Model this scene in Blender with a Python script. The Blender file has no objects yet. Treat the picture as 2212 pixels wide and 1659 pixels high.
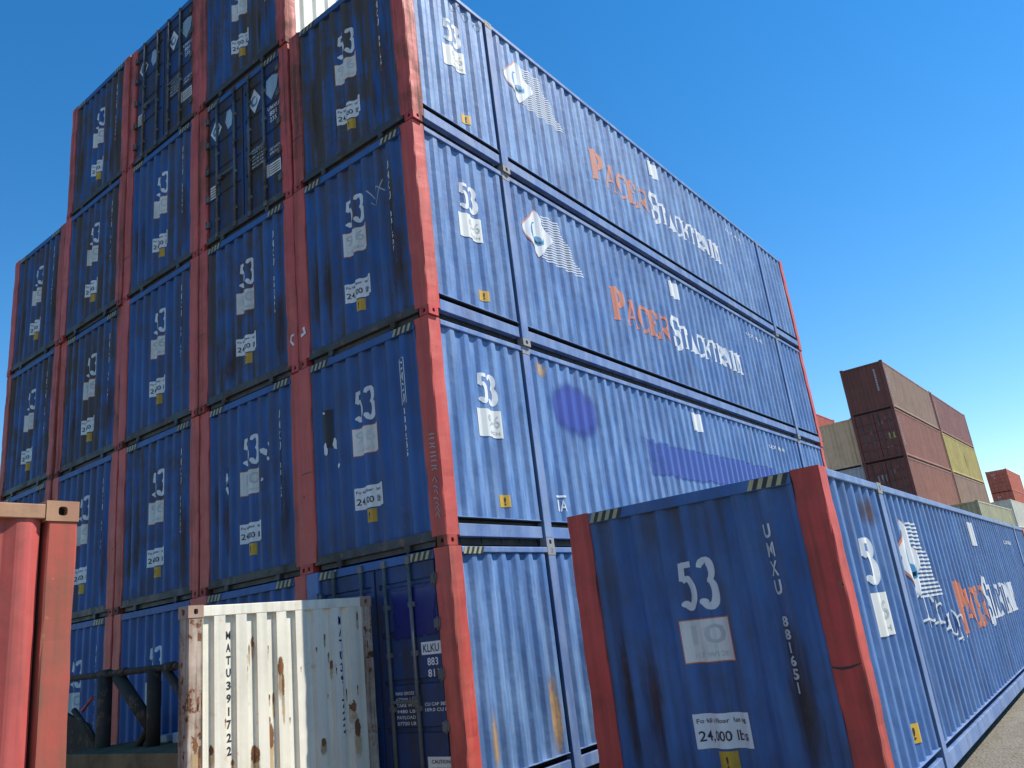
import bpy, bmesh, math, random
from mathutils import Vector, Matrix
R = math.radians
rnd = random.Random(7)
scene = bpy.context.scene
COL = scene.collection

# ------------------------------------------------------------------ camera
cam_d = bpy.data.cameras.new("camera")
cam = bpy.data.objects.new("camera", cam_d)
COL.objects.link(cam)
scene.camera = cam
cam_d.sensor_width = 36.0
cam_d.lens = 1711.896 / 2212.0 * 36.0
cam_d.clip_start = 0.05
cam_d.clip_end = 2000.0
right = Vector((0.78236647, 0.61228202, -0.11407648))
down = Vector((-0.26852778, 0.16634715, -0.94880001))
fwd = Vector((-0.56195689, 0.77294201, 0.29455916))
cam.matrix_world = Matrix((
    (right.x, -down.x, -fwd.x, 6.18784944),
    (right.y, -down.y, -fwd.y, -6.93136662),
    (right.z, -down.z, -fwd.z, 1.87680841),
    (0, 0, 0, 1)))

# ------------------------------------------------------------------ light
SUN_AZ, SUN_EL = 50.0, 52.0
world = bpy.data.worlds.new("World")
scene.world = world
world.use_nodes = True
wn = world.node_tree
bg = wn.nodes['Background']
sky = wn.nodes.new('ShaderNodeTexSky')
sky.sky_type = 'NISHITA'
sky.sun_disc = False
sky.sun_elevation = R(SUN_EL)
sky.sun_rotation = R(SUN_AZ)
sky.air_density = 1.15
sky.dust_density = 0.0
sky.ozone_density = 3.0
hs = wn.nodes.new('ShaderNodeHueSaturation')
hs.inputs['Saturation'].default_value = 1.36
wn.links.new(sky.outputs[0], hs.inputs['Color'])
wn.links.new(hs.outputs[0], bg.inputs[0])
bg.inputs[1].default_value = 0.128
sd = bpy.data.lights.new("sun", 'SUN')
sd.energy = 5.0
sd.angle = R(0.5)
sd.color = (1.0, 0.95, 0.87)
sun = bpy.data.objects.new("sun", sd)
COL.objects.link(sun)
S = Vector((math.cos(R(SUN_EL)) * math.sin(R(SUN_AZ)), math.cos(R(SUN_EL)) * math.cos(R(SUN_AZ)), math.sin(R(SUN_EL))))
sun.rotation_euler = S.to_track_quat('Z', 'Y').to_euler()
sun.location = (20, 20, 40)
scene.view_settings.view_transform = 'Standard'
scene.view_settings.look = 'None'
scene.view_settings.exposure = 0.5
scene.view_settings.gamma = 1.0

# ------------------------------------------------------------------ materials
def nd(nt, t, **k):
    n = nt.nodes.new(t)
    for a, b in k.items():
        setattr(n, a, b)
    return n

def coords(nt):
    """object coordinates shifted by a per-object seed (green of the object colour)"""
    tc = nd(nt, 'ShaderNodeTexCoord')
    oi = nd(nt, 'ShaderNodeObjectInfo')
    sp = nd(nt, 'ShaderNodeSeparateColor')
    nt.links.new(oi.outputs['Color'], sp.inputs[0])
    mu = nd(nt, 'ShaderNodeMath', operation='MULTIPLY'); mu.inputs[1].default_value = 37.0
    nt.links.new(sp.outputs[1], mu.inputs[0])
    ad = nd(nt, 'ShaderNodeVectorMath', operation='ADD')
    nt.links.new(tc.outputs['Object'], ad.inputs[0])
    nt.links.new(mu.outputs[0], ad.inputs[1])
    return ad.outputs[0], sp, tc.outputs['Object']

def noise(nt, vec, scale, detail=4, rough=0.55, stretch=None, dist=0.0):
    if stretch:
        mp = nd(nt, 'ShaderNodeMapping'); mp.inputs['Scale'].default_value = stretch
        nt.links.new(vec, mp.inputs[0]); vec = mp.outputs[0]
    n = nd(nt, 'ShaderNodeTexNoise')
    n.inputs['Scale'].default_value = scale
    n.inputs['Detail'].default_value = detail
    n.inputs['Roughness'].default_value = rough
    n.inputs['Distortion'].default_value = dist
    nt.links.new(vec, n.inputs['Vector'])
    return n.outputs[0]

def ramp(nt, v, a, b, lo=0.0, hi=1.0):
    m = nd(nt, 'ShaderNodeMapRange')
    m.interpolation_type = 'SMOOTHSTEP'
    m.inputs[1].default_value = a; m.inputs[2].default_value = b
    m.inputs[3].default_value = lo; m.inputs[4].default_value = hi
    nt.links.new(v, m.inputs[0])
    return m.outputs[0]

def math_(nt, op, a, b):
    m = nd(nt, 'ShaderNodeMath', operation=op)
    for i, x in enumerate((a, b)):
        if isinstance(x, (int, float)): m.inputs[i].default_value = x
        else: nt.links.new(x, m.inputs[i])
    return m.outputs[0]

def mix(nt, f, a, b):
    m = nd(nt, 'ShaderNodeMix', data_type='RGBA')
    if isinstance(f, (int, float)): m.inputs[0].default_value = f
    else: nt.links.new(f, m.inputs[0])
    for i, x in ((6, a), (7, b)):
        if isinstance(x, tuple): m.inputs[i].default_value = (*x, 1)
        else: nt.links.new(x, m.inputs[i])
    return m.outputs[2]

def paint(name, col, alt=None, chalk_lit=None, dirt=(0.045, 0.037, 0.026), rust=(0.13, 0.052, 0.02),
          dirt_gain=1.0, rust_amt=0.25, rough=0.5, bump=0.25, rust_scale=9.0, streak=True, spec=0.28, rust2=(0.045, 0.02, 0.012)):
    m = bpy.data.materials.new(name); m.use_nodes = True
    nt = m.node_tree; b = nt.nodes['Principled BSDF']
    vec, sp, raw = coords(nt)
    alt = alt or tuple(c * 0.75 for c in col)
    chalk_lit = chalk_lit or tuple(min(1, c * 1.15 + 0.03) for c in col)
    big = noise(nt, vec, 0.8, 3)
    c = mix(nt, ramp(nt, big, 0.35, 0.65), col, alt)
    fade = noise(nt, vec, 1.6, 6, 0.62, (2.5, 2.5, 0.6))
    c = mix(nt, math_(nt, 'MULTIPLY', ramp(nt, fade, 0.38, 0.66, 0.45, 1.0), sp.outputs[2]), c, chalk_lit)
    # blue of the object colour: bleaching plus sunlit sheen painted into long sides
    # vertical dirt streaks
    if streak:
        st = noise(nt, vec, 1.0, 5, 0.6, (7.0, 7.0, 0.28))
        fine = noise(nt, vec, 1.0, 4, 0.6, (30.0, 30.0, 0.9))
        s = ramp(nt, st, 0.42, 0.66)
        s2 = math_(nt, 'MULTIPLY', ramp(nt, fine, 0.48, 0.66), 0.5)
        s = math_(nt, 'MAXIMUM', s, s2)
    else:
        s = ramp(nt, noise(nt, vec, 3.0, 6, 0.65), 0.48, 0.72)
    d = math_(nt, 'MULTIPLY', s, math_(nt, 'MULTIPLY', sp.outputs[0], dirt_gain))
    grime = math_(nt, 'MULTIPLY', ramp(nt, noise(nt, vec, 2.2, 7, 0.7), 0.4, 0.65), math_(nt, 'MULTIPLY', sp.outputs[0], 0.55 * dirt_gain))
    d = math_(nt, 'MINIMUM', math_(nt, 'ADD', d, grime), 0.93)
    c = mix(nt, d, c, dirt)
    # rust spots and runs
    r1 = noise(nt, vec, rust_scale, 7, 0.6)
    r2 = noise(nt, vec, rust_scale * 0.8, 4, 0.6, (1.0, 1.0, 0.22))
    rs = math_(nt, 'ADD', math_(nt, 'MULTIPLY', r1, 0.6), math_(nt, 'MULTIPLY', r2, 0.4))
    t = 0.72 - 0.22 * rust_amt
    rm = ramp(nt, rs, t, t + 0.05)
    halo = ramp(nt, rs, t - 0.06, t + 0.02, 0, 0.45)
    c = mix(nt, halo, c, tuple(min(1.0, q * 1.9 + 0.05) for q in rust))
    rr = mix(nt, ramp(nt, r1, 0.55, 0.75), rust, rust2)
    c = mix(nt, rm, c, rr)
    nt.links.new(c, b.inputs['Base Color'])
    ro = math_(nt, 'ADD', math_(nt, 'MULTIPLY', math_(nt, 'MAXIMUM', d, rm), 0.35), rough)
    ro = math_(nt, 'ADD', ro, math_(nt, 'MULTIPLY', math_(nt, 'SUBTRACT', fade, 0.5), 0.3))
    nt.links.new(ro, b.inputs['Roughness'])
    b.inputs['Specular IOR Level'].default_value = spec
    bm1 = nd(nt, 'ShaderNodeBump'); bm1.inputs['Strength'].default_value = bump; bm1.inputs['Distance'].default_value = 0.03
    h = math_(nt, 'ADD', noise(nt, vec, 2.6, 3), math_(nt, 'MULTIPLY', noise(nt, vec, 45, 3), 0.06))
    h = math_(nt, 'ADD', h, math_(nt, 'MULTIPLY', rm, 0.05))
    nt.links.new(h, bm1.inputs['Height'])
    nt.links.new(bm1.outputs[0], b.inputs['Normal'])
    return m

def soften(m, box=False, edge=0.5, amp=1.2, scale=14.0, stretch=None, most=1.0):
    nt = m.node_tree; b = nt.nodes['Principled BSDF']
    uv = nd(nt, 'ShaderNodeUVMap'); uv.uv_map = 'fade'
    sx = nd(nt, 'ShaderNodeSeparateXYZ'); nt.links.new(uv.outputs[0], sx.inputs[0])
    ax = math_(nt, 'ABSOLUTE', math_(nt, 'SUBTRACT', math_(nt, 'MULTIPLY', sx.outputs[0], 2.0), 1.0), 0)
    az = math_(nt, 'ABSOLUTE', math_(nt, 'SUBTRACT', math_(nt, 'MULTIPLY', sx.outputs[1], 2.0), 1.0), 0)
    if box: r = math_(nt, 'MAXIMUM', ax, az)
    else: r = math_(nt, 'SQRT', math_(nt, 'ADD', math_(nt, 'MULTIPLY', ax, ax), math_(nt, 'MULTIPLY', az, az)), 0)
    vec, sp, raw = coords(nt)
    n = noise(nt, vec, scale, 6, 0.65, stretch)
    v = math_(nt, 'ADD', math_(nt, 'SUBTRACT', 1.0, r), math_(nt, 'MULTIPLY', math_(nt, 'SUBTRACT', n, 0.5), amp))
    al = ramp(nt, v, 0.08, 0.08 + edge, 0.0, most)
    # never any paint on the very rim of the film
    al = math_(nt, 'MULTIPLY', al, ramp(nt, r, 0.82 if box else 0.62, 1.0, 1.0, 0.0))
    nt.links.new(al, b.inputs['Alpha'])
    return m
M = {}
BLUE = (0.013, 0.080, 0.275)
M['blue'] = paint('blue_paint', BLUE, dirt_gain=1.3, alt=(0.010, 0.064, 0.225), chalk_lit=(0.215, 0.365, 0.60), dirt=(0.075, 0.062, 0.046), rust_amt=0.16, rough=0.52, bump=0.5)
M['blue_door'] = paint('blue_door_paint', (0.010, 0.044, 0.165), (0.009, 0.038, 0.14), (0.04, 0.09, 0.22), rust_amt=0.2)
M['frame_blue'] = paint('frame_blue_paint', (0.05, 0.13, 0.36), (0.04, 0.11, 0.32), (0.24, 0.31, 0.44), rust_amt=0.3, streak=False)
M['post_red'] = paint('oxide_red_paint', (0.50, 0.052, 0.046), (0.43, 0.045, 0.040), (0.62, 0.18, 0.13), dirt=(0.09, 0.045, 0.03), rust_amt=0.22, rust_scale=7, dirt_gain=1.1)
M['under'] = paint('underframe_paint', (0.014, 0.014, 0.014), (0.010, 0.010, 0.010), (0.03, 0.027, 0.024), dirt=(0.02, 0.017, 0.014), rust=(0.03, 0.015, 0.01), rust_amt=0.3, streak=False)
M['sill'] = paint('weathered_sill', (0.045, 0.05, 0.05), (0.03, 0.04, 0.06), (0.14, 0.14, 0.11), rust_amt=0.45, streak=False)
M['roof'] = paint('roof_paint', (0.06, 0.12, 0.30), rust_amt=0.4, streak=False)
M['rod'] = paint('galvanised_rod', (0.10, 0.11, 0.11), (0.06, 0.07, 0.08), (0.2, 0.2, 0.18), rust_amt=0.4, streak=False, rough=0.45)
M['cavity'] = paint('casting_cavity', (0.010, 0.009, 0.008), rust_amt=0.3, streak=False, rough=0.9)
M['red'] = paint('red_paint', (0.46, 0.055, 0.048), (0.39, 0.044, 0.040), (0.52, 0.15, 0.13), rust_amt=0.1, rust_scale=12, rough=0.5)
M['red_worn'] = paint('worn_red_post', (0.40, 0.046, 0.036), (0.30, 0.058, 0.040), (0.36, 0.105, 0.07), dirt=(0.19, 0.085, 0.055), rust=(0.28, 0.14, 0.08), rust2=(0.24, 0.13, 0.08), rust_amt=0.2, rust_scale=20, streak=True, rough=0.65)
M['tan'] = paint('chipped_tan_steel', (0.27, 0.115, 0.07), (0.28, 0.07, 0.045), (0.46, 0.31, 0.18), rust=(0.22, 0.09, 0.04), rust_amt=0.35, streak=False, rough=0.7, rust_scale=14)
M['white'] = paint('white_paint', (0.74, 0.69, 0.55), (0.67, 0.63, 0.49), (0.76, 0.74, 0.65), rust=(0.24, 0.10, 0.035), rust_amt=0.34, rust_scale=7, rough=0.55)
M['cream'] = paint('cream_paint', (0.66, 0.64, 0.52), (0.58, 0.57, 0.48), (0.74, 0.72, 0.62), rust=(0.25, 0.12, 0.05), rust_amt=0.3)
M['white_rust'] = paint('rusted_white_post', (0.50, 0.42, 0.34), (0.33, 0.22, 0.15), (0.58, 0.52, 0.44), dirt=(0.12, 0.07, 0.045), rust=(0.13, 0.06, 0.03), rust_amt=0.75, rust_scale=11, streak=True, rough=0.75)
M['casting_rust'] = paint('rusted_casting', (0.34, 0.22, 0.16), (0.24, 0.13, 0.09), (0.45, 0.36, 0.29), rust=(0.16, 0.07, 0.03), rust_amt=0.6, streak=False, rough=0.75)
M['iso_cast'] = paint('chipped_casting', (0.20, 0.23, 0.30), (0.26, 0.24, 0.20), (0.48, 0.44, 0.34), rust=(0.26, 0.13, 0.05), rust_amt=0.55, streak=False, rough=0.65, rust_scale=12)
M['mark'] = paint('white_marking', (0.66, 0.68, 0.68), (0.60, 0.62, 0.63), (0.56, 0.60, 0.66), rust_amt=0.0, bump=0.05)
M['placard'] = paint('placard_film', (0.66, 0.66, 0.62), (0.58, 0.60, 0.58), (0.70, 0.68, 0.62), rust_amt=0.1, bump=0.1)
M['ink'] = paint('dark_ink', (0.03, 0.032, 0.04), rust_amt=0.0, bump=0.0)
M['faint'] = paint('faded_print', (0.44, 0.47, 0.47), rust_amt=0.0, bump=0.0)
M['yellow'] = paint('yellow_sticker', (0.55, 0.34, 0.03), (0.50, 0.29, 0.03), rust_amt=0.2, bump=0.05)
M['hazard'] = paint('hazard_yellow', (0.38, 0.35, 0.19), (0.30, 0.29, 0.18), rust_amt=0.3, bump=0.05)
M['orange'] = paint('orange_marking', (0.60, 0.15, 0.065), (0.55, 0.13, 0.06), (0.48, 0.26, 0.20), rust_amt=0.0, bump=0.05)
M['teal'] = paint('teal_marking', (0.03, 0.20, 0.38), rust_amt=0.0, bump=0.05)
M['patch'] = paint('fresh_blue_patch', (0.028, 0.040, 0.34), (0.024, 0.036, 0.30), (0.05, 0.07, 0.38), rust_amt=0.0, bump=0.05, rough=0.35)
M['patch_door'] = paint('fresh_blue_door_patch', (0.008, 0.008, 0.17), (0.006, 0.006, 0.15), (0.012, 0.014, 0.18), rust_amt=0.0, bump=0.05, rough=0.35)
M['pale_patch'] = paint('pale_blue_marking', (0.30, 0.42, 0.52), rust_amt=0.0, bump=0.05)
M['rust'] = paint('bare_rust', (0.20, 0.075, 0.028), (0.10, 0.04, 0.02), (0.30, 0.14, 0.05), rust_amt=0.6, streak=False, rough=0.85, bump=0.5)
M['rust_halo'] = paint('rust_stain', (0.50, 0.33, 0.16), (0.42, 0.26, 0.12), (0.56, 0.44, 0.27), rust_amt=0.3, streak=False, rough=0.8)
M['grime'] = paint('brown_grime', (0.12, 0.062, 0.034), (0.085, 0.05, 0.03), (0.11, 0.07, 0.045), rust_amt=0.5, streak=True, rough=0.85)
soften(M['rust'], edge=0.14, amp=2.3, scale=30)
soften(M['rust_halo'], edge=0.7, amp=1.3, scale=16, stretch=(1, 1, .45), most=0.75)
soften(M['grime'], edge=0.9, amp=1.2, scale=9, stretch=(2.0, 2.0, .25), most=0.62)
M['patch_soft'] = soften(paint('blue_overpaint', (0.060, 0.085, 0.34), (0.052, 0.078, 0.31), (0.08, 0.11, 0.36), rust_amt=0.0, bump=0.05, rough=0.35), edge=0.45, amp=0.5, scale=2.5, most=.9)
M['patch_band'] = soften(paint('blue_overpaint_band', (0.062, 0.105, 0.36), (0.055, 0.095, 0.33), (0.09, 0.14, 0.38), rust_amt=0.0, bump=0.05, rough=0.35), box=True, edge=0.22, amp=0.7, scale=1.4, most=.9)
M['patch_dk'] = soften(paint('blue_overpaint_door', (0.008, 0.012, 0.13), (0.006, 0.010, 0.11), (0.012, 0.018, 0.14), rust_amt=0.0, bump=0.05, rough=0.35), box=True, edge=0.18, amp=0.5, scale=3)
M['rust_red'] = paint('post_rust', (0.16, 0.05, 0.03), (0.10, 0.04, 0.025), rust_amt=0.6, streak=False, rough=0.85)
soften(M['rust_red'], edge=0.5, amp=1.4, scale=18)
M['brown'] = paint('brown_paint', (0.30, 0.115, 0.08), (0.26, 0.095, 0.065), (0.38, 0.19, 0.14), rust_amt=0.4)
M['brown_grey'] = paint('faded_brown_paint', (0.33, 0.20, 0.14), (0.28, 0.17, 0.12), (0.38, 0.26, 0.19), rust_amt=0.4)
M['brown_pink'] = paint('pinkish_brown_paint', (0.29, 0.12, 0.10), (0.25, 0.10, 0.09), (0.34, 0.18, 0.15), rust_amt=0.4)
M['maroon'] = paint('maroon_paint', (0.21, 0.060, 0.045), (0.17, 0.05, 0.038), (0.18, 0.08, 0.06), rust_amt=0.3)
M['beige'] = paint('beige_paint', (0.74, 0.48, 0.28), (0.68, 0.44, 0.25), (0.76, 0.52, 0.34), rust_amt=0.35)
M['grey'] = paint('light_grey_paint', (0.42, 0.42, 0.43), (0.37, 0.37, 0.39), (0.5, 0.5, 0.5), rust_amt=0.3)
M['yellow_box'] = paint('yellow_paint', (0.48, 0.37, 0.10), (0.42, 0.32, 0.09), (0.52, 0.43, 0.18), rust_amt=0.25)
M['orange_red'] = paint('orange_red_paint', (0.52, 0.10, 0.055), (0.46, 0.085, 0.05), (0.58, 0.20, 0.13), rust_amt=0.2)
M['green'] = paint('pale_green_paint', (0.42, 0.42, 0.25), (0.38, 0.38, 0.22), (0.50, 0.46, 0.33), rust_amt=0.35)
M['dark_seal'] = paint('dark_gasket', (0.012, 0.014, 0.02), rust_amt=0.0, rough=0.8)
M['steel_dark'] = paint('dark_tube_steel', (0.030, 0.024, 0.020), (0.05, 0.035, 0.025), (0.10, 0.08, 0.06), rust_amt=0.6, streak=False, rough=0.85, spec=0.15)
M['slab'] = paint('grey_platform', (0.24, 0.14, 0.075), (0.18, 0.11, 0.06), (0.28, 0.19, 0.11), rust_amt=0.4, streak=False, rough=0.95, spec=0.0)

def ground_material():
    m = bpy.data.materials.new('dirt_ground'); m.use_nodes = True
    nt = m.node_tree; b = nt.nodes['Principled BSDF']
    tc = nd(nt, 'ShaderNodeTexCoord'); v = tc.outputs['Object']
    c = mix(nt, ramp(nt, noise(nt, v, 0.35, 5), 0.35, 0.65), (0.15, 0.13, 0.10), (0.20, 0.175, 0.135))
    c = mix(nt, ramp(nt, noise(nt, v, 6, 8, 0.7), 0.42, 0.7), c, (0.13, 0.105, 0.07))
    vo = nd(nt, 'ShaderNodeTexVoronoi'); vo.inputs['Scale'].default_value = 30
    nt.links.new(v, vo.inputs['Vector'])
    c = mix(nt, ramp(nt, vo.outputs['Distance'], 0.0, 0.35, 0.5, 0.0), c, (0.36, 0.32, 0.25))
    nt.links.new(c, b.inputs['Base Color'])
    b.inputs['Roughness'].default_value = 0.95
    bp = nd(nt, 'ShaderNodeBump'); bp.inputs['Strength'].default_value = 0.7; bp.inputs['Distance'].default_value = 0.04
    h = math_(nt, 'ADD', noise(nt, v, 9, 8, 0.7), math_(nt, 'MULTIPLY', vo.outputs['Distance'], -0.5))
    nt.links.new(h, bp.inputs['Height']); nt.links.new(bp.outputs[0], b.inputs['Normal'])
    return m
M['ground'] = ground_material()

# ------------------------------------------------------------------ mesh helpers
def box(bm, x0, x1, y0, y1, z0, z1, bevel=0.0):
    vs = [bm.verts.new((x, y, z)) for x in (x0, x1) for y in (y0, y1) for z in (z0, z1)]
    fs = []
    for q in ((0, 1, 3, 2), (4, 6, 7, 5), (0, 4, 5, 1), (2, 3, 7, 6), (0, 2, 6, 4), (1, 5, 7, 3)):
        fs.append(bm.faces.new([vs[i] for i in q]))
    if bevel > 0:
        es = list({e for f in fs for e in f.edges})
        bmesh.ops.bevel(bm, geom=es, offset=bevel, segments=2, affect='EDGES', profile=0.5)
    return vs

def tube(bm, a, b, r, n=10):
    a, b = Vector(a), Vector(b)
    d = (b - a); L = d.length; d.normalize()
    q = d.to_track_quat('Z', 'Y')
    rings = []
    for p in (a, b):
        rings.append([bm.verts.new(p + q @ Vector((r * math.cos(2 * math.pi * i / n), r * math.sin(2 * math.pi * i / n), 0))) for i in range(n)])
    for i in range(n):
        f = bm.faces.new((rings[0][i], rings[0][(i + 1) % n], rings[1][(i + 1) % n], rings[1][i])); f.smooth = True
    bm.faces.new(rings[0][::-1]); bm.faces.new(rings[1])

def loose_groups(bm):
    bm.verts.ensure_lookup_table(); bm.verts.index_update()
    n = len(bm.verts); isl = [-1] * n; k = 0
    for v in bm.verts:
        if isl[v.index] >= 0: continue
        st = [v]; isl[v.index] = k
        while st:
            q = st.pop()
            for e in q.link_edges:
                w = e.other_vert(q)
                if isl[w.index] < 0: isl[w.index] = k; st.append(w)
        k += 1
    if k < 2: return [0] * n, 1
    lo = [[1e9] * 3 for _ in range(k)]; hi = [[-1e9] * 3 for _ in range(k)]
    for v in bm.verts:
        i = isl[v.index]
        for a in range(3):
            lo[i][a] = min(lo[i][a], v.co[a]); hi[i][a] = max(hi[i][a], v.co[a])
    sz = [max(hi[i][a] - lo[i][a] for a in range(3)) for i in range(k)]
    par = list(range(k))
    def find(x):
        while par[x] != x: x = par[x]
        return x
    for i in range(k):
        for j in range(i + 1, k):
            g = math.sqrt(sum(max(0, lo[i][a] - hi[j][a], lo[j][a] - hi[i][a]) ** 2 for a in range(3)))
            if g <= max(0.019, 0.49 * max(sz[i], sz[j])): par[find(i)] = find(j)
    roots = sorted({find(i) for i in range(k)})
    return [roots.index(find(isl[i])) for i in range(n)], len(roots)

def mesh(bm, name, mat, fix=True):
    if not fix:
        grp, k = loose_groups(bm)
        if k > 1:
            out = []
            for g in range(k):
                b2 = bm.copy(); b2.verts.ensure_lookup_table()
                bmesh.ops.delete(b2, geom=[v for v in b2.verts if grp[v.index] != g], context='VERTS')
                out.append(mesh(b2, name, mat, None))
            bm.free()
            return out
    if fix:
        bmesh.ops.recalc_face_normals(bm, faces=bm.faces[:])
    me = bpy.data.meshes.new(name)
    bm.to_mesh(me); bm.free()
    mats = mat if isinstance(mat, (list, tuple)) else [mat]
    for m in mats: me.materials.append(M[m])
    return me

def link(name, me, parent=None, loc=(0, 0, 0), rz=0.0, color=None, label=None):
    if isinstance(me, list):
        return [link(name, q, parent, loc, rz, color, label) for q in me]
    o = bpy.data.objects.new(name, me)
    COL.objects.link(o)
    o.location = loc; o.rotation_euler = (0, 0, rz)
    if parent is not None: o.parent = parent
    if color is not None: o.color = (*color, 1.0)
    if label: o['label'] = label
    return o

def thing(name, label, cat, loc=(0, 0, 0), rz=0.0, group=None, kind=None):
    o = bpy.data.objects.new(name, None)
    o.empty_display_size = 0.5
    COL.objects.link(o)
    o.location = loc; o.rotation_euler = (0, 0, rz)
    o['label'] = label; o['category'] = cat
    if group: o['group'] = group
    if kind: o['kind'] = kind
    return o

# corrugation profiles ---------------------------------------------------
def trap_breaks(u0, u1, pitch, t0=0.0, soft=False):
    if soft: ts = [0, .1, .2, .3, .4, .5, .6, .7, .8, .9]
    else: ts = [.22, .28, .47, .53, .72, .78, .97, .03]
    out = [u0, u1]; k = math.floor((u0 - u1) / pitch) - 2
    n = int((u1 - u0) / pitch) + 3
    for i in range(-2, n):
        for t in ts:
            u = u0 + (i + t - t0) * pitch
            if u0 + 1e-4 < u < u1 - 1e-4: out.append(u)
    return sorted(set(round(x, 5) for x in out))

def trap(u, u0, pitch, t0=0.0, soft=False):
    t = ((u - u0) / pitch + t0) % 1.0
    if soft:
        s = 0.5 - 0.5 * math.cos(2 * math.pi * t)
        return max(0.0, min(1.0, (s - 0.5) * 1.65 + 0.5))
    pts = [(-.03, .1), (.03, 0), (.22, 0), (.28, .1), (.47, .9), (.53, 1), (.72, 1), (.78, .9), (.97, .1), (1.03, 0)]
    for (a, va), (b, vb) in zip(pts, pts[1:]):
        if a <= t <= b: return va + (vb - va) * (t - a) / (b - a)
    return 0.0

class Surf:
    """a corrugated surface: sections (u0,u1,pitch,depth,base,t0), mapping (u,z,depth)->xyz"""
    def __init__(self, secs, place, soft=False):
        self.secs, self.place, self.soft = secs, place, soft
    def breaks(self, u0, u1):
        out = []
        for s in self.secs:
            for b in trap_breaks(s[0], s[1], s[2], s[5], self.soft):
                if u0 < b < u1: out.append(b)
        return sorted(set(out))
    def depth(self, u):
        for s in self.secs:
            if s[0] - 1e-5 <= u <= s[1] + 1e-5:
                return s[4] + s[3] * trap(u, s[0], s[2], s[5], self.soft)
        return self.secs[0][4]
    def panel(self, bm, z0, z1, secs=None, jig=0.0):
        for s in (secs or self.secs):
            us = trap_breaks(s[0], s[1], s[2], s[5], self.soft)
            prev = None
            for u in us:
                d = self.depth(u)
                row = [bm.verts.new(self.place(u, z, d)) for z in (z0, (z0 + z1) / 2, z1)]
                if prev:
                    for k in range(2):
                        f = bm.faces.new((prev[k], row[k], row[k + 1], prev[k + 1])); f.smooth = self.soft
                prev = row
    def conform(self, bm, eps=0.004):
        """bm holds flat shapes at (u, 0, z); cut along folds and lay on the surface"""
        if not bm.verts: return
        us = [v.co.x for v in bm.verts]
        zs = [v.co.z for v in bm.verts]
        lo = (min(us), min(zs)); sz = (max(1e-6, max(us) - lo[0]), max(1e-6, max(zs) - lo[1]))
        for b in self.breaks(min(us), max(us)):
            bmesh.ops.bisect_plane(bm, geom=bm.verts[:] + bm.edges[:] + bm.faces[:], plane_co=(b, 0, 0), plane_no=(1, 0, 0), dist=1e-5)
        uvl = bm.loops.layers.uv.new('fade')
        for f in bm.faces:
            for l in f.loops: l[uvl].uv = ((l.vert.co.x - lo[0]) / sz[0], (l.vert.co.z - lo[1]) / sz[1])
        for v in bm.verts:
            e = v.co.y
            v.co = Vector(self.place(v.co.x, v.co.z, self.depth(v.co.x) - eps - e))
        for f in bm.faces: f.smooth = True

# flat shapes ------------------------------------------------------------
def rect(bm, u0, u1, z0, z1, e=0.0):
    f = bm.faces.new([bm.verts.new((u, e, z)) for u, z in ((u0, z0), (u1, z0), (u1, z1), (u0, z1))]); return f
def poly(bm, pts, e=0.0):
    return bm.faces.new([bm.verts.new((u, e, z)) for u, z in pts])
def ribbon(bm, pts, ws, e=0.0):
    L, Rr = [], []
    for i, p in enumerate(pts):
        a = pts[max(0, i - 1)]; b = pts[min(len(pts) - 1, i + 1)]
        dx, dz = b[0] - a[0], b[1] - a[1]; n = math.hypot(dx, dz) or 1
        nx, nz = -dz / n, dx / n; w = ws[i] / 2 if isinstance(ws, (list, tuple)) else ws / 2
        L.append(bm.verts.new((p[0] + nx * w, e, p[1] + nz * w)))
        Rr.append(bm.verts.new((p[0] - nx * w, e, p[1] - nz * w)))
    for i in range(len(pts) - 1):
        bm.faces.new((L[i], Rr[i], Rr[i + 1], L[i + 1]))
def arc(cx, cz, rx, rz, a0, a1, n=12):
    return [(cx + rx * math.cos(R(a0 + (a1 - a0) * i / n)), cz + rz * math.sin(R(a0 + (a1 - a0) * i / n))) for i in range(n + 1)]
def blob(bm, cu, cz, ru, rz, n=22, jag=0.25, seed=1, e=0.0):
    r = random.Random(seed)
    ph = [r.uniform(0, 6.28) for _ in range(4)]
    pts = []
    for i in range(n):
        a = 2 * math.pi * i / n
        k = 1 + jag * (0.5 * math.sin(2 * a + ph[0]) + 0.35 * math.sin(3 * a + ph[1]) + 0.3 * math.sin(5 * a + ph[2]) + 0.25 * r.uniform(-1, 1))
        pts.append((cu + ru * k * math.cos(a), cz + rz * k * math.sin(a)))
    poly(bm, pts, e)

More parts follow.
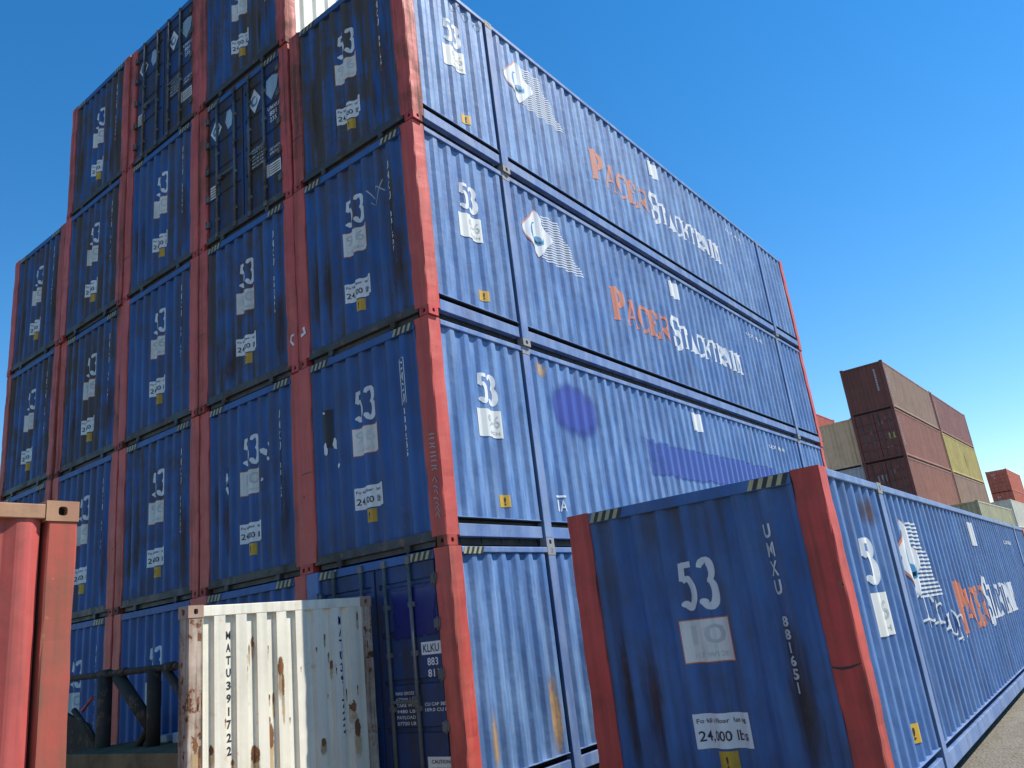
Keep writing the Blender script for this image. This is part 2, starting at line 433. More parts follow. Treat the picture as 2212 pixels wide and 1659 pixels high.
def glyph(bm, ch, x, z, w, h, e=0.0):
    """hand drawn roman (serif) letters; box w x h with lower left at x,z"""
    T, t, s = (0.235 if ch.isalpha() else 0.20) * h * 0.85, (0.105 if ch.isalpha() else 0.09) * h, 0.065 * h     # thick, thin, serif
    cnt = [e]
    def E():
        cnt[0] += .00022; return cnt[0]
    def P(px, pz): return (x + px * w, z + pz * h)
    def stem(px, z0=0.0, z1=1.0, th=T):
        cx = x + px * w
        rect(bm, cx - th / 2, cx + th / 2, z + z0 * h + s * .5, z + z1 * h - s * .5, E())
        for zz in ((z0,) if z0 == 0 else ()) + ((z1,) if z1 == 1 else ()):
            zc = z + zz * h; lo, hi = (zc, zc + s) if zz == 0 else (zc - s, zc)
            rect(bm, cx - th * .5 - s * .8, cx + th * .5 + s * .8, lo, hi, E())
    def rb(pts, ws): ribbon(bm, [P(*p) for p in pts], ws, E())
    def fat(n, a=t, b=T): return [a + (b - a) * math.sin(math.pi * i / n) for i in range(n + 1)]
    if ch == 'P' or ch == 'R':
        stem(.24)
        rb([(.3, .97)] + arc(.52, .73, .34, .24, 90, -90) + [(.3, .49)], [t] + fat(12) + [t])
        if ch == 'R': rb([(.5, .49), (.72, .25), (.97, .03)], [T * .8, T, T])
    elif ch == 'A':
        rb([(.5, .98), (.16, .02)], [t, t]); rb([(.47, 1.0), (.82, .02)], [T, T])
        rb([(.28, .33), (.68, .33)], [t, t])
        rect(bm, x, x + .32 * w, z, z + s, E()); rect(bm, x + .62 * w, x + 1.02 * w, z, z + s, E())
    elif ch == 'C':
        a = arc(.54, .5, .42, .47, 50, 310, 16); rb(a, [t + (T - t) * math.sin(math.pi * i / 16) for i in range(17)])
        rb([(.83, .98), (.83, .68)], [t, t])
    elif ch == 'E':
        stem(.24)
        rb([(.3, .96), (.9, .96)], [t * 1.2] * 2); rb([(.3, .04), (.93, .04)], [t * 1.2] * 2); rb([(.3, .52), (.7, .52)], [t] * 2)
        rb([(.89, 1.0), (.89, .76)], [t] * 2); rb([(.93, 0), (.93, .27)], [t] * 2)
    elif ch == 'S':
        p = arc(.5, .74, .32, .23, 30, 240, 10) + arc(.5, .27, .36, .25, 60, -150, 10)
        n = len(p) - 1; rb(p, [t + (T - t) * math.sin(math.pi * i / n) ** 1.3 for i in range(n + 1)])
        rb([(.8, .98), (.8, .7)], [t] * 2); rb([(.16, .32), (.16, .02)], [t] * 2)
    elif ch == 'T':
        stem(.5); rb([(.04, .96), (.96, .96)], [t * 1.3] * 2); rb([(.06, 1), (.06, .74)], [t] * 2); rb([(.94, 1), (.94, .74)], [t] * 2)
    elif ch == 'K':
        stem(.24); rb([(.36, .42), (.88, .97)], [t] * 2); rb([(.5, .56), (.93, .03)], [T] * 2)
        rect(bm, x + .7 * w, x + 1.02 * w, z + h - s, z + h, E()); rect(bm, x + .72 * w, x + 1.05 * w, z, z + s, E())
    elif ch == 'I':
        stem(.5)
    elif ch == 'N':
        stem(.18, th=t); stem(.84, th=t); rb([(.16, .98), (.84, .03)], [T, T])
    elif ch == '5':
        rb([(.22, .98), (.16, .60)], [t * 1.4] * 2)
        rb([(.2, .93), (.92, .93)], [T * .75] * 2)
        p = [(.16, .58)] + arc(.42, .34, .40, .30, 110, -130, 14); n = len(p) - 1
        rb(p, [t + (T * 1.1 - t) * math.sin(math.pi * i / n) for i in range(n + 1)])
        blob(bm, *P(.2, .12), .10 * h, .075 * h, 12, .05, 3, E())
    elif ch == '3':
        p = arc(.46, .76, .32, .21, 160, -85, 12); n = 12
        rb(p, [t + (T - t) * math.sin(math.pi * i / n) for i in range(n + 1)])
        p = arc(.42, .30, .42, .27, 85, -140, 14); n = 14
        rb(p, [t + (T * 1.15 - t) * math.sin(math.pi * i / n) for i in range(n + 1)])
        blob(bm, *P(.14, .13), .09 * h, .07 * h, 12, .05, 4, E())

_txt = {}
def sans(bm, s, u0, z0, w, h, e=0.0, spacing=1.0, bold=0.012):
    """builtin font text fitted to a box"""
    key = (s, spacing, bold)
    if key not in _txt:
        cu = bpy.data.curves.new('t', 'FONT'); cu.body = s; cu.resolution_u = 2; cu.space_character = spacing; cu.offset = bold
        ob = bpy.data.objects.new('t', cu)
        me = bpy.data.meshes.new_from_object(ob)
        _txt[key] = ([v.co.copy() for v in me.vertices], [tuple(p.vertices) for p in me.polygons])
        bpy.data.objects.remove(ob); bpy.data.meshes.remove(me); bpy.data.curves.remove(cu)
    vs, ps = _txt[key]
    if not vs: return
    xs = [v.x for v in vs]; ys = [v.y for v in vs]
    sx = w / max(1e-6, max(xs) - min(xs)); sy = h / max(1e-6, max(ys) - min(ys))
    nv = [bm.verts.new((u0 + (v.x - min(xs)) * sx, e, z0 + (v.y - min(ys)) * sy)) for v in vs]
    for p in ps:
        try: bm.faces.new([nv[i] for i in p])
        except ValueError: pass
def vtext(bm, s, uc, ztop, cw, ch, gap, e=0.0):
    z = ztop
    for c in s:
        if c == ' ': z -= ch * 0.9; continue
        w = cw * (0.3 if c == '1' or c == 'I' else 1.0)
        sans(bm, c, uc - w / 2, z - ch, w, ch, e, bold=0.006 if c in 'MNW' else .03); z -= ch + gap

# casting with real slots -------------------------------------------------
def casting(bm, x0, x1, y0, y1, z0, z1, faces, hole=0.42, mi=0, dark=1):
    """box whose listed faces ('+x','-y',...) carry an oval socket with a recess"""
    c = Vector(((x0 + x1) / 2, (y0 + y1) / 2, (z0 + z1) / 2)); h = Vector(((x1 - x0) / 2, (y1 - y0) / 2, (z1 - z0) / 2))
    for name in ('+x', '-x', '+y', '-y', '+z', '-z'):
        ax = 'xyz'.index(name[1]); sg = 1 if name[0] == '+' else -1
        ua, va = [a for a in range(3) if a != ax]
        def pt(u, v, d=0.0):
            p = Vector((0, 0, 0)); p[ax] = c[ax] + sg * (h[ax] - d); p[ua] = c[ua] + u * h[ua]; p[va] = c[va] + v * h[va]; return p
        if name not in faces:
            f = bm.faces.new([bm.verts.new(pt(u, v)) for u, v in ((-1, -1), (1, -1), (1, 1), (-1, 1))]); f.material_index = mi; continue
        n = 16; ring_o, ring_i, ring_d = [], [], []
        for i in range(n):
            a = 2 * math.pi * (i + .5) / n
            cu, su = math.cos(a), math.sin(a)
            k = 1 / max(abs(cu), abs(su))
            ring_o.append(bm.verts.new(pt(cu * k, su * k)))
            hu, hv = (hole * .62, hole) if ua != 2 and va == 2 else (hole, hole * .62)
            q = lambda v: math.copysign(abs(v) ** .6, v)
            ring_i.append(bm.verts.new(pt(q(cu) * hu, q(su) * hv)))
            ring_d.append(bm.verts.new(pt(q(cu) * hu, q(su) * hv, 0.045)))
        corners = {}
        for i in range(n):
            j = (i + 1) % n
            f = bm.faces.new((ring_o[i], ring_o[j], ring_i[j], ring_i[i])); f.material_index = mi
            f = bm.faces.new((ring_i[i], ring_i[j], ring_d[j], ring_d[i])); f.material_index = mi
            a, b = ring_o[i].co, ring_o[j].co
            if abs(a[ua] - b[ua]) > 1e-6 and abs(a[va] - b[va]) > 1e-6:
                p = a.copy()
                if abs(abs(a[ua] - c[ua]) - h[ua]) < 1e-5: p[ua] = a[ua]; p[va] = b[va]
                else: p[ua] = b[ua]; p[va] = a[va]
                if True:
                    cv = Vector(p); cv[ua] = c[ua] + math.copysign(h[ua], p[ua] - c[ua]); cv[va] = c[va] + math.copysign(h[va], p[va] - c[va])
                    f = bm.faces.new((ring_o[i], bm.verts.new(cv), ring_o[j])); f.material_index = mi
        f = bm.faces.new(ring_d); f.material_index = dark

def wobbly_post(bm, x0, x1, y0, y1, z0, z1, amp, seed, n=28, bev=0.012):
    """steel post whose edges carry the small knocks of use"""
    r = random.Random(seed)
    ph = [r.uniform(0, 6.28) for _ in range(8)]
    pr = []
    b = bev
    ring = [(x0 + b, y0), (x1 - b, y0), (x1, y0 + b), (x1, y1 - b), (x1 - b, y1), (x0 + b, y1), (x0, y1 - b), (x0, y0 + b)]
    cx, cy = (x0 + x1) / 2, (y0 + y1) / 2
    for k in range(n + 1):
        z = z0 + (z1 - z0) * k / n
        row = []
        for i, (x, y) in enumerate(ring):
            q = i // 2
            d = amp * (math.sin(z * 3.1 + ph[q]) * .4 + math.sin(z * 9.7 + ph[q + 4]) * .35 + r.uniform(-.5, .5) * .6)
            d = min(d, amp * .2)
            row.append(bm.verts.new((x + math.copysign(1, x - cx) * d, y + math.copysign(1, y - cy) * d, z)))
        if pr:
            for i in range(8):
                j = (i + 1) % 8
                bm.faces.new((pr[i], pr[j], row[j], row[i]))
        else: bm.faces.new(row[::-1])
        pr = row
    bm.faces.new(pr)

# ------------------------------------------------------------------ 53 foot container kit
L53, W53, H53 = 16.154, 2.591, 2.896
HY, HX = L53 / 2, W53 / 2
PW, PD = 0.255, 0.235
ISO = [(1.985, 2.155), (13.999, 14.169)]
side_secs = [(PD, 1.925, 0.2817, 0.042, 0.018, 0.29), (2.155, 13.94, 0.281, 0.042, 0.018, 0.5), (14.169, L53 - PD, 0.2915, 0.042, 0.018, 0.5)]
side53 = Surf(side_secs, lambda u, z, d: (HX - d, u - HY, z))
end53 = Surf([(-HX + PW, HX - PW, (W53 - 2 * PW) / 8, 0.052, 0.024, 0.0)], lambda u, z, d: (u, -HY + d, z), soft=True)
K = {}

bm = bmesh.new(); side53.panel(bm, 0.345, H53 - 0.082); K['side'] = mesh(bm, 'side_panel', 'blue')
bm = bmesh.new(); end53.panel(bm, 0.20, H53 - 0.11); K['end'] = mesh(bm, 'end_panel', 'blue')
for key, sx, sy, sd_ in (('post_fr', 1, -1, 11), ('post_fl', -1, -1, 12)):
    bm = bmesh.new()
    xa, xb = sorted((sx * HX, sx * (HX - PW)))
    wobbly_post(bm, xa, xb, -HY, -HY + PD, 0.125, H53 - 0.006, 0.011, sd_)
    K[key] = mesh(bm, 'corner_post', 'post_red')
# top side rail, narrow
bm = bmesh.new(); box(bm, HX - 0.078, HX - 0.001, -HY + PD, HY - PD, H53 - 0.086, H53 - 0.012, 0.010); K['top_side'] = mesh(bm, 'top_rail', 'frame_blue')
# bottom side: skirt lip, deep shadow slot, channel rail, open gap, back web
K['bottom_side'] = []
for a, b in ((PD, 1.93), (2.155, 13.945), (14.169, L53 - PD)):
    bm = bmesh.new()
    box(bm, HX - 0.075, HX - 0.006, a - HY, b - HY, 0.336, 0.348, 0.003)
    ends = 0.05
    box(bm, HX - 0.05, HX - 0.012, a - HY + .004, b - HY - .004, 0.108, 0.262, 0.006)
    box(bm, HX - 0.10, HX - 0.052, a - HY + .01, b - HY - .01, 0.105, 0.120)
    box(bm, HX - 0.10, HX - 0.052, a - HY + .01, b - HY - .01, 0.247, 0.262)
    K['bottom_side'].append(mesh(bm, 'bottom_rail', 'frame_blue'))
K['mid_post'] = []
for p in ISO:
    bm = bmesh.new()
    box(bm, HX - 0.16, HX - 0.002, p[0] - HY, p[1] - HY, 0.120, H53 - 0.118, 0.006)
    box(bm, HX - 0.16, HX - 0.13, p[0] - 0.08 - HY, p[0] - HY + .001, 0.3, H53 - 0.12)
    K['mid_post'].append(mesh(bm, 'middle_post', 'frame_blue'))
K['mid_cast'] = []
for p in ISO:
    c = (p[0] + p[1]) / 2
    for za, zb in ((0.0, 0.118), (H53 - 0.116, H53 - .001)):
        bm = bmesh.new()
        casting(bm, HX - 0.165, HX + 0.002, c - .089 - HY, c + .089 - HY, za, zb, ('+x',), .5)
        K['mid_cast'].append(mesh(bm, 'corner_casting', ['iso_cast', 'cavity']))
for key, sx in (('cast_r', 1), ('cast_l', -1)):
    bm = bmesh.new(); xa, xb = sorted((sx * (HX + .001), sx * (HX - 0.165)))
    casting(bm, xa, xb, -HY - .001, -HY + .178, 0.0, 0.124, ('-y', '+x' if sx > 0 else '-x'), .42)
    K[key] = mesh(bm, 'corner_casting', ['post_red', 'cavity'])
bm = bmesh.new()
box(bm, -HX + PW, HX - PW, -HY + 0.008, -HY + 0.09, H53 - 0.118, H53 - 0.012, 0.008)
K['header'] = mesh(bm, 'top_end_rail', 'blue')
bm = bmesh.new()
box(bm, -HX + PW - .06, HX - PW + .06, -HY + 0.010, -HY + 0.085, 0.085, 0.205, 0.008)
box(bm, -HX + PW, HX - PW, -HY + 0.07, -HY + 0.12, 0.02, 0.086)
for x in (-0.62, 0.62):
    box(bm, x - .045, x + .045, -HY + 0.012, -HY + 0.07, 0.012, 0.10, .006)
    tube(bm, (x, -HY + .03, 0.02), (x, -HY + .03, -.02), .022)
K['sill'] = mesh(bm, 'bottom_end_rail', 'sill')
bm = bmesh.new()
box(bm, -HX + .11, HX - .11, -HY + 0.13, HY - 0.02, 0.02, 0.326)
box(bm, -HX + .02, HX - .02, -HY + 0.24, HY - 0.24, 0.3265, 0.3345)  # near-black strip added as painted shade on the ceiling of the slot
for i in range(40):
    y = -HY + .35 + i * .395
    box(bm, -HX + .103, HX - .103, y, y + .05, 0.045, 0.24)
K['floor'] = mesh(bm, 'underframe', 'under')
bm = bmesh.new(); box(bm, -HX + .07, HX - .07, -HY + .09, HY - .02, H53 - .06, H53 - .022); K['roof'] = mesh(bm, 'roof', 'roof')
bm = bmesh.new()
wobbly_post(bm, HX - PW, HX, HY - PD, HY, 0.0, H53 - .006, .009, 21); K['post_br'] = mesh(bm, 'corner_post', 'post_red')
bm = bmesh.new()
wobbly_post(bm, -HX, -HX + PW, HY - PD, HY, 0.0, H53 - .006, .009, 22); K['post_bl'] = mesh(bm, 'corner_post', 'post_red')
bm = bmesh.new(); box(bm, -HX + PW, HX - PW, HY - .08, HY - .03, 0.08, H53 - .02); K['back'] = mesh(bm, 'rear_wall', 'blue')

# hazard stripes on the header, near both posts
def stripes(bm, u0, n, z0, z1, e):
    rect(bm, u0 - .01, u0 + n * .085 + .02, z0, z1, e)
def hazard(surface_pt, u_list, z0, z1, name):
    out = []
    for u0 in u_list:
        bm = bmesh.new()
        for k in range(4):
            a = u0 + k * .088
            f = bm.faces.new([bm.verts.new(surface_pt(*q)) for q in ((a, z0), (a + .044, z0), (a + .085, z1), (a + .041, z1))]); f.material_index = 0
            b = a + .044
            f = bm.faces.new([bm.verts.new(surface_pt(*q)) for q in ((b, z0), (b + .044, z0), (b + .085, z1), (b + .041, z1))]); f.material_index = 1
        out.append(mesh(bm, name, ['hazard', 'ink']))
    return out
K['hazard'] = hazard(lambda u, z: (u, -HY + .0045, z), (-HX + PW + .01, HX - PW - .40), H53 - .112, H53 - .02, 'hazard_marking')
K['hazard_side'] = hazard(lambda u, z: (HX + .0025, u - HY, z), (PD + .02,), H53 - .100, H53 - .018, 'hazard_marking')

# markings shared by the ends
bm = bmesh.new()
glyph(bm, '5', -0.185, 1.84, .165, .43); glyph(bm, '3', 0.015, 1.84, .165, .43)
end53.conform(bm); K['m53'] = mesh(bm, 'painted_number', 'mark', False)
def end_placard(style):
    bm = bmesh.new()
    rect(bm, -.245, .245, 1.375, 1.755, 0); a = bmesh.new()
    end53.conform(bm, .004)
    back = mesh(bm, 'placard_border', 'orange', False)
    bm = bmesh.new(); rect(bm, -.235, .235, 1.385, 1.745, .0); end53.conform(bm, .006)
    p = mesh(bm, 'placard', 'placard', False)
    bm = bmesh.new()
    if style == 0:
        sans(bm, '10', -.15, 1.53, .33, .17); sans(bm, '102" WIDE', -.15, 1.42, .33, .045)
    elif style == 1:
        sans(bm, '9', -.2, 1.54, .12, .17); sans(bm, '6', .02, 1.54, .12, .17); sans(bm, 'HIGH', -.18, 1.42, .3, .05)
    end53.conform(bm, .008)
    t = mesh(bm, 'placard_print', 'faint', False)
    return back, p, t
PL = [end_placard(0), end_placard(1)]
bm = bmesh.new(); rect(bm, -.26, .26, .67, .955); end53.conform(bm, .005); K['sign'] = mesh(bm, 'rating_sign', 'mark', False)
bm = bmesh.new(); sans(bm, 'Forklift Floor Rating', -.225, .865, .45, .05); sans(bm, '24,000 lbs', -.225, .715, .45, .10)
end53.conform(bm, .008); K['sign_txt'] = mesh(bm, 'sign_print', 'ink', False)
bm = bmesh.new(); rect(bm, -.09, .09, .48, .65); end53.conform(bm, .005); K['sticker'] = mesh(bm, 'warning_sticker', 'yellow', False)
bm = bmesh.new(); sans(bm, '!', -.01, .52, .02, .09); end53.conform(bm, .008); K['sticker_txt'] = mesh(bm, 'sticker_print', 'ink', False)

# markings shared by the sides (u measured from the front edge)
def side_mesh(draw, mat, name, eps=.004):
    bm = bmesh.new(); draw(bm); side53.conform(bm, eps); return mesh(bm, name, mat, False)
def d(bm):
    glyph(bm, '5', .93, 1.88, .15, .42); glyph(bm, '3', 1.12, 1.88, .15, .42)
K['s53'] = side_mesh(d, 'mark', 'painted_number')
K['s_pl'] = side_mesh(lambda b: rect(b, .86, 1.31, 1.42, 1.80), 'placard', 'placard', .006)
def d(bm): sans(bm, '9-6', 1.03, 1.56, .24, .17); sans(bm, 'HIGH', 1.06, 1.46, .2, .05)
K['s_pl_t'] = side_mesh(d, 'faint', 'placard_print', .008)
K['s_st'] = side_mesh(lambda b: rect(b, 1.13, 1.31, .50, .66), 'yellow', 'warning_sticker', .005)
K['s_st_t'] = side_mesh(lambda b: sans(b, '!', 1.215, .53, .025, .10), 'ink', 'sticker_print', .008)
def d(bm): glyph(bm, 'P', 4.98, 1.18, .42, .66)
def pacer(bm):
    glyph(bm, 'P', 4.98, 1.17, .46, .66)
    for i, c in enumerate('ACER'): glyph(bm, c, 5.47 + i * .44, 1.18, .43, .54)
K['pacer'] = side_mesh(pacer, 'orange', 'painted_lettering')
def stack(bm):
    glyph(bm, 'S', 7.30, 1.14, .46, .72)
    for i, c in enumerate('TACKTRAIN'): glyph(bm, c, 7.78 + i * .357, 1.21, .35, .50)
K['stack'] = side_mesh(stack, 'mark', 'painted_lettering')
def lines(bm):
    for i in range(19):
        z = 1.69 + i * .045
        rect(bm, (2.84 + i * .022) if i < 9 else (3.20 - (i - 9) * .03), 4.08 - i * .035, z, z + .022, 0)
K['lines'] = side_mesh(lines, 'mark', 'speed_line_marking')
K['dia_o'] = side_mesh(lambda b: poly(b, [(2.36, 2.12), (2.78, 1.68), (3.24, 2.10), (2.80, 2.56)]), 'orange', 'emblem_border', .006)
K['dia_w'] = side_mesh(lambda b: poly(b, [(2.40, 2.12), (2.79, 1.69), (3.23, 2.10), (2.81, 2.54)]), 'mark', 'emblem', .008)
def curl(bm):
    ribbon(bm, arc(2.80, 2.12, .17, .19, 100, 400, 16), [.02 + .05 * math.sin(math.pi * i / 16) for i in range(17)])
    blob(bm, 2.80, 1.99, .09, .07, 14, .1, 5)
K['dia_t'] = side_mesh(curl, 'teal', 'emblem_curl', .010)
K['s_top'] = side_mesh(lambda b: rect(b, 7.60, 8.0, 2.33, 2.70), 'mark', 'placard', .006)
def d(bm): sans(bm, 'UMXU 881651', 11.8, 2.42, 1.1, .09)
K['s_id'] = side_mesh(d, 'mark', 'painted_number')

def end_number(code, serial, boxed=False):
    bm = bmesh.new()
    vtext(bm, code, .735, 2.48, .075, .125, .035)
    vtext(bm, serial, .735, 1.70, .06, .088, .018)
    end53.conform(bm, .006)
    return mesh(bm, 'painted_code', 'mark', False)
K['codes'] = [end_number('UMXU', s) for s in ('881651', '880245', '882396', '881507')]
bm = bmesh.new(); vtext(bm, 'CMCU', .735, 2.42, .075, .115, .03); vtext(bm, '880245', .735, 1.80, .06, .09, .018)
ribbon(bm, [(.675, 2.47), (.795, 2.47), (.795, 1.86), (.675, 1.86), (.675, 2.47)], .012)
end53.conform(bm, .006); K['code_box'] = mesh(bm, 'painted_code', 'mark', False)

# door leaf ------------------------------------------------------------
def door_mesh(x0, x1):
    bm = bmesh.new()
    z0, z1 = .215, H53 - .125
    fl = -HY + .035
    zs = [z0]
    lv = [.92, 1.44, 1.98, 2.55]
    prof = [(z0, 0)]
    for z in lv: prof += [(z - .035, 0), (z - .02, .022), (z + .02, .022), (z + .035, 0)]
    prof += [(z1, 0)]
    pr = None
    for z, dp in prof:
        row = [bm.verts.new((x, fl + dd, z)) for x, dd in ((x0, 0.03), (x0 + .004, 0), (x0 + .06, 0), (x0 + .065, dp), (x1 - .065, dp), (x1 - .06, 0), (x1 - .004, 0), (x1, 0.03))]
        if pr:
            for k in range(7): bm.faces.new((pr[k], pr[k + 1], row[k + 1], row[k]))
        pr = row
    return mesh(bm, 'door', 'blue_door')
DX = HX - PW
K['door_l'] = door_mesh(-DX + .03, -.012); K['door_r'] = door_mesh(.012, DX - .03)
bm = bmesh.new(); box(bm, -DX, DX, -HY + .07, -HY + .09, .2, H53 - .11); K['door_gap'] = mesh(bm, 'door_seal', 'dark_seal')
def rod_mesh(x):
    bm = bmesh.new(); y = -HY + .004
    tube(bm, (x, y, .13), (x, y, H53 - .05), .023, 10)
    for z in (.45, 1.15, 1.75, 2.3):
        box(bm, x - .05, x + .05, y - .006, y + .034, z - .028, z + .028, .004)
    for z in (.15, H53 - .08): box(bm, x - .04, x + .04, y - .022, y + .03, z - .045, z + .045, .006)
    return mesh(bm, 'lock_rod', 'rod')
RX = [-.74, -.22, .20, .62]
K['rods'] = [rod_mesh(x) for x in RX]
def handle_mesh(x, s):
    bm = bmesh.new(); y = -HY - .024
    box(bm, min(x, x + s * .46), max(x, x + s * .46), y - .006, y + .006, 1.215, 1.25, .003)
    box(bm, x + s * .40 - .04, x + s * .40 + .04, y + .0, y + .055, 1.18, 1.29, .004)
    return mesh(bm, 'door_handle', 'rod')
K['handles'] = [handle_mesh(RX[1], -1), handle_mesh(RX[2], 1)]
def hinge_mesh(s):
    out = []
    for z in (.45, .95, 1.5, 2.05, 2.55):
        bm = bmesh.new()
        xa, xb = sorted((s * (DX - .06), s * (DX + .035)))
        box(bm, xa, xb, -HY - .014, -HY + .034, z - .05, z + .05, .004)
        tube(bm, (s * (DX + .005), -HY - .014, z - .07), (s * (DX + .005), -HY - .014, z + .07), .016, 8)
        out.append(mesh(bm, 'hinge', 'rod'))
    return out
K['hinge'] = [hinge_mesh(-1), hinge_mesh(1)]
flat = Surf([(-2, 2, 10, 0.0, 0.035, 0.0)], lambda u, z, d: (u, -HY + d, z))
def door_decal(draw, mat, name, eps=.004):
    bm = bmesh.new(); draw(bm); flat.conform(bm, eps)
    return mesh(bm, name, mat, False)
def dd(bm):
    for cx in (-.80, .34):
        poly(bm, [(cx - .17, 2.27), (cx, 2.03), (cx + .17, 2.27), (cx, 2.51)])
K['d_dia'] = door_decal(dd, 'mark', 'emblem')
def dd(bm):
    for cx in (-.80, .34):
        ribbon(bm, arc(cx, 2.27, .075, .085, 60, 380, 12), [.02 + .03 * math.sin(math.pi * i / 12) for i in range(13)])
K['d_curl'] = door_decal(dd, 'teal', 'emblem_curl', .006)
def dd(bm):
    poly(bm, [(-.52, 2.30), (-.44, 2.12), (-.33, 2.16), (-.30, 2.36), (-.36, 2.5), (-.47, 2.5)])
    poly(bm, [(.66, 2.24), (.80, 2.05), (.95, 2.22), (1.0, 2.46), (.84, 2.52), (.68, 2.48)])
K['d_pale'] = door_decal(dd, 'pale_patch', 'painted_patch')
def dd(bm):
    sans(bm, 'UMXU', .70, 1.86, .30, .07); sans(bm, '881', .75, 1.74, .18, .09); sans(bm, '235', .75, 1.62, .18, .09)
    for k in range(6): sans(bm, ('MAX GW 67,200', 'TARE 9,260', 'NET 57,940', 'CU CAP 3,850', 'MAX GR 30,480', 'PAYLOAD')[k], .24, 1.30 - k * .065, .34, .04)
    sans(bm, 'CSC SAFETY', .72, 1.08, .28, .05); sans(bm, 'APPROVAL', .72, 1.0, .24, .05)
K['d_txt'] = door_decal(dd, 'mark', 'painted_lettering')
def dd(bm):
    rect(bm, -.98, -.72, .93, 1.18); rect(bm, .70, 1.0, .62, .84)
    rect(bm, .62, .68, .62, .86)
K['d_pl'] = door_decal(dd, 'placard', 'data_placard')
def dd(bm):
    for k in range(4): rect(bm, -.96, -.74, .96 + k * .052, .98 + k * .052); rect(bm, .72, .98, .65 + k * .045, .665 + k * .045)
K['d_plt'] = door_decal(dd, 'ink', 'placard_print', .008)
# lower door of the corner column
K['k_patch'] = door_decal(lambda b: rect(b, .22, 1.06, 1.86, 2.54), 'patch_dk', 'fresh_paint_patch')
def dd(bm):
    rect(bm, .71, 1.02, 1.72, 1.86)
K['k_box'] = door_decal(dd, 'mark', 'code_box')
K['k_code'] = door_decal(lambda b: sans(b, 'KLKU', .74, 1.745, .25, .09), 'ink', 'painted_code', .007)
def dd(bm):
    sans(bm, '883', .79, 1.60, .17, .085); sans(bm, '811', .79, 1.475, .17, .085)
    for k in range(6): sans(bm, ('MAX GROSS', '67200 LB', 'TARE WT', '9480 LB', 'PAYLOAD', '57720 LB')[k], .24, 1.30 - k * .065, .30, .036)
    sans(bm, 'CU CAP 3850', .70, 1.17, .36, .036); sans(bm, '109.0 CU M', .70, 1.11, .36, .036)
K['k_txt'] = door_decal(dd, 'mark', 'painted_lettering')
K['k_plate'] = door_decal(lambda b: rect(b, .68, 1.08, .46, .64), 'placard', 'data_placard')
K['k_plate_t'] = door_decal(lambda b: (sans(b, 'CAUTION', .74, .57, .28, .04), sans(b, 'OVERWIDTH', .74, .50, .28, .03)), 'ink', 'placard_print', .008)

# unique decals on the row-2 corner container and others
K['r2_blob'] = side_mesh(lambda b: rect(b, 2.36, 4.12, 1.53, 2.66), 'patch_soft', 'fresh_paint_patch', .006)
def dd(bm):
    rect(bm, 5.0, 12.3, 1.22, 1.96)
K['r2_band'] = side_mesh(dd, 'patch_band', 'fresh_paint_patch', .006)
def dd(bm): rect(bm, 2.44, 2.63, .70, .73); sans(bm, '1', 2.455, .50, .03, .16); sans(bm, 'A', 2.505, .50, .11, .16)
K['r2_1a'] = side_mesh(dd, 'mark', 'painted_code', .006)

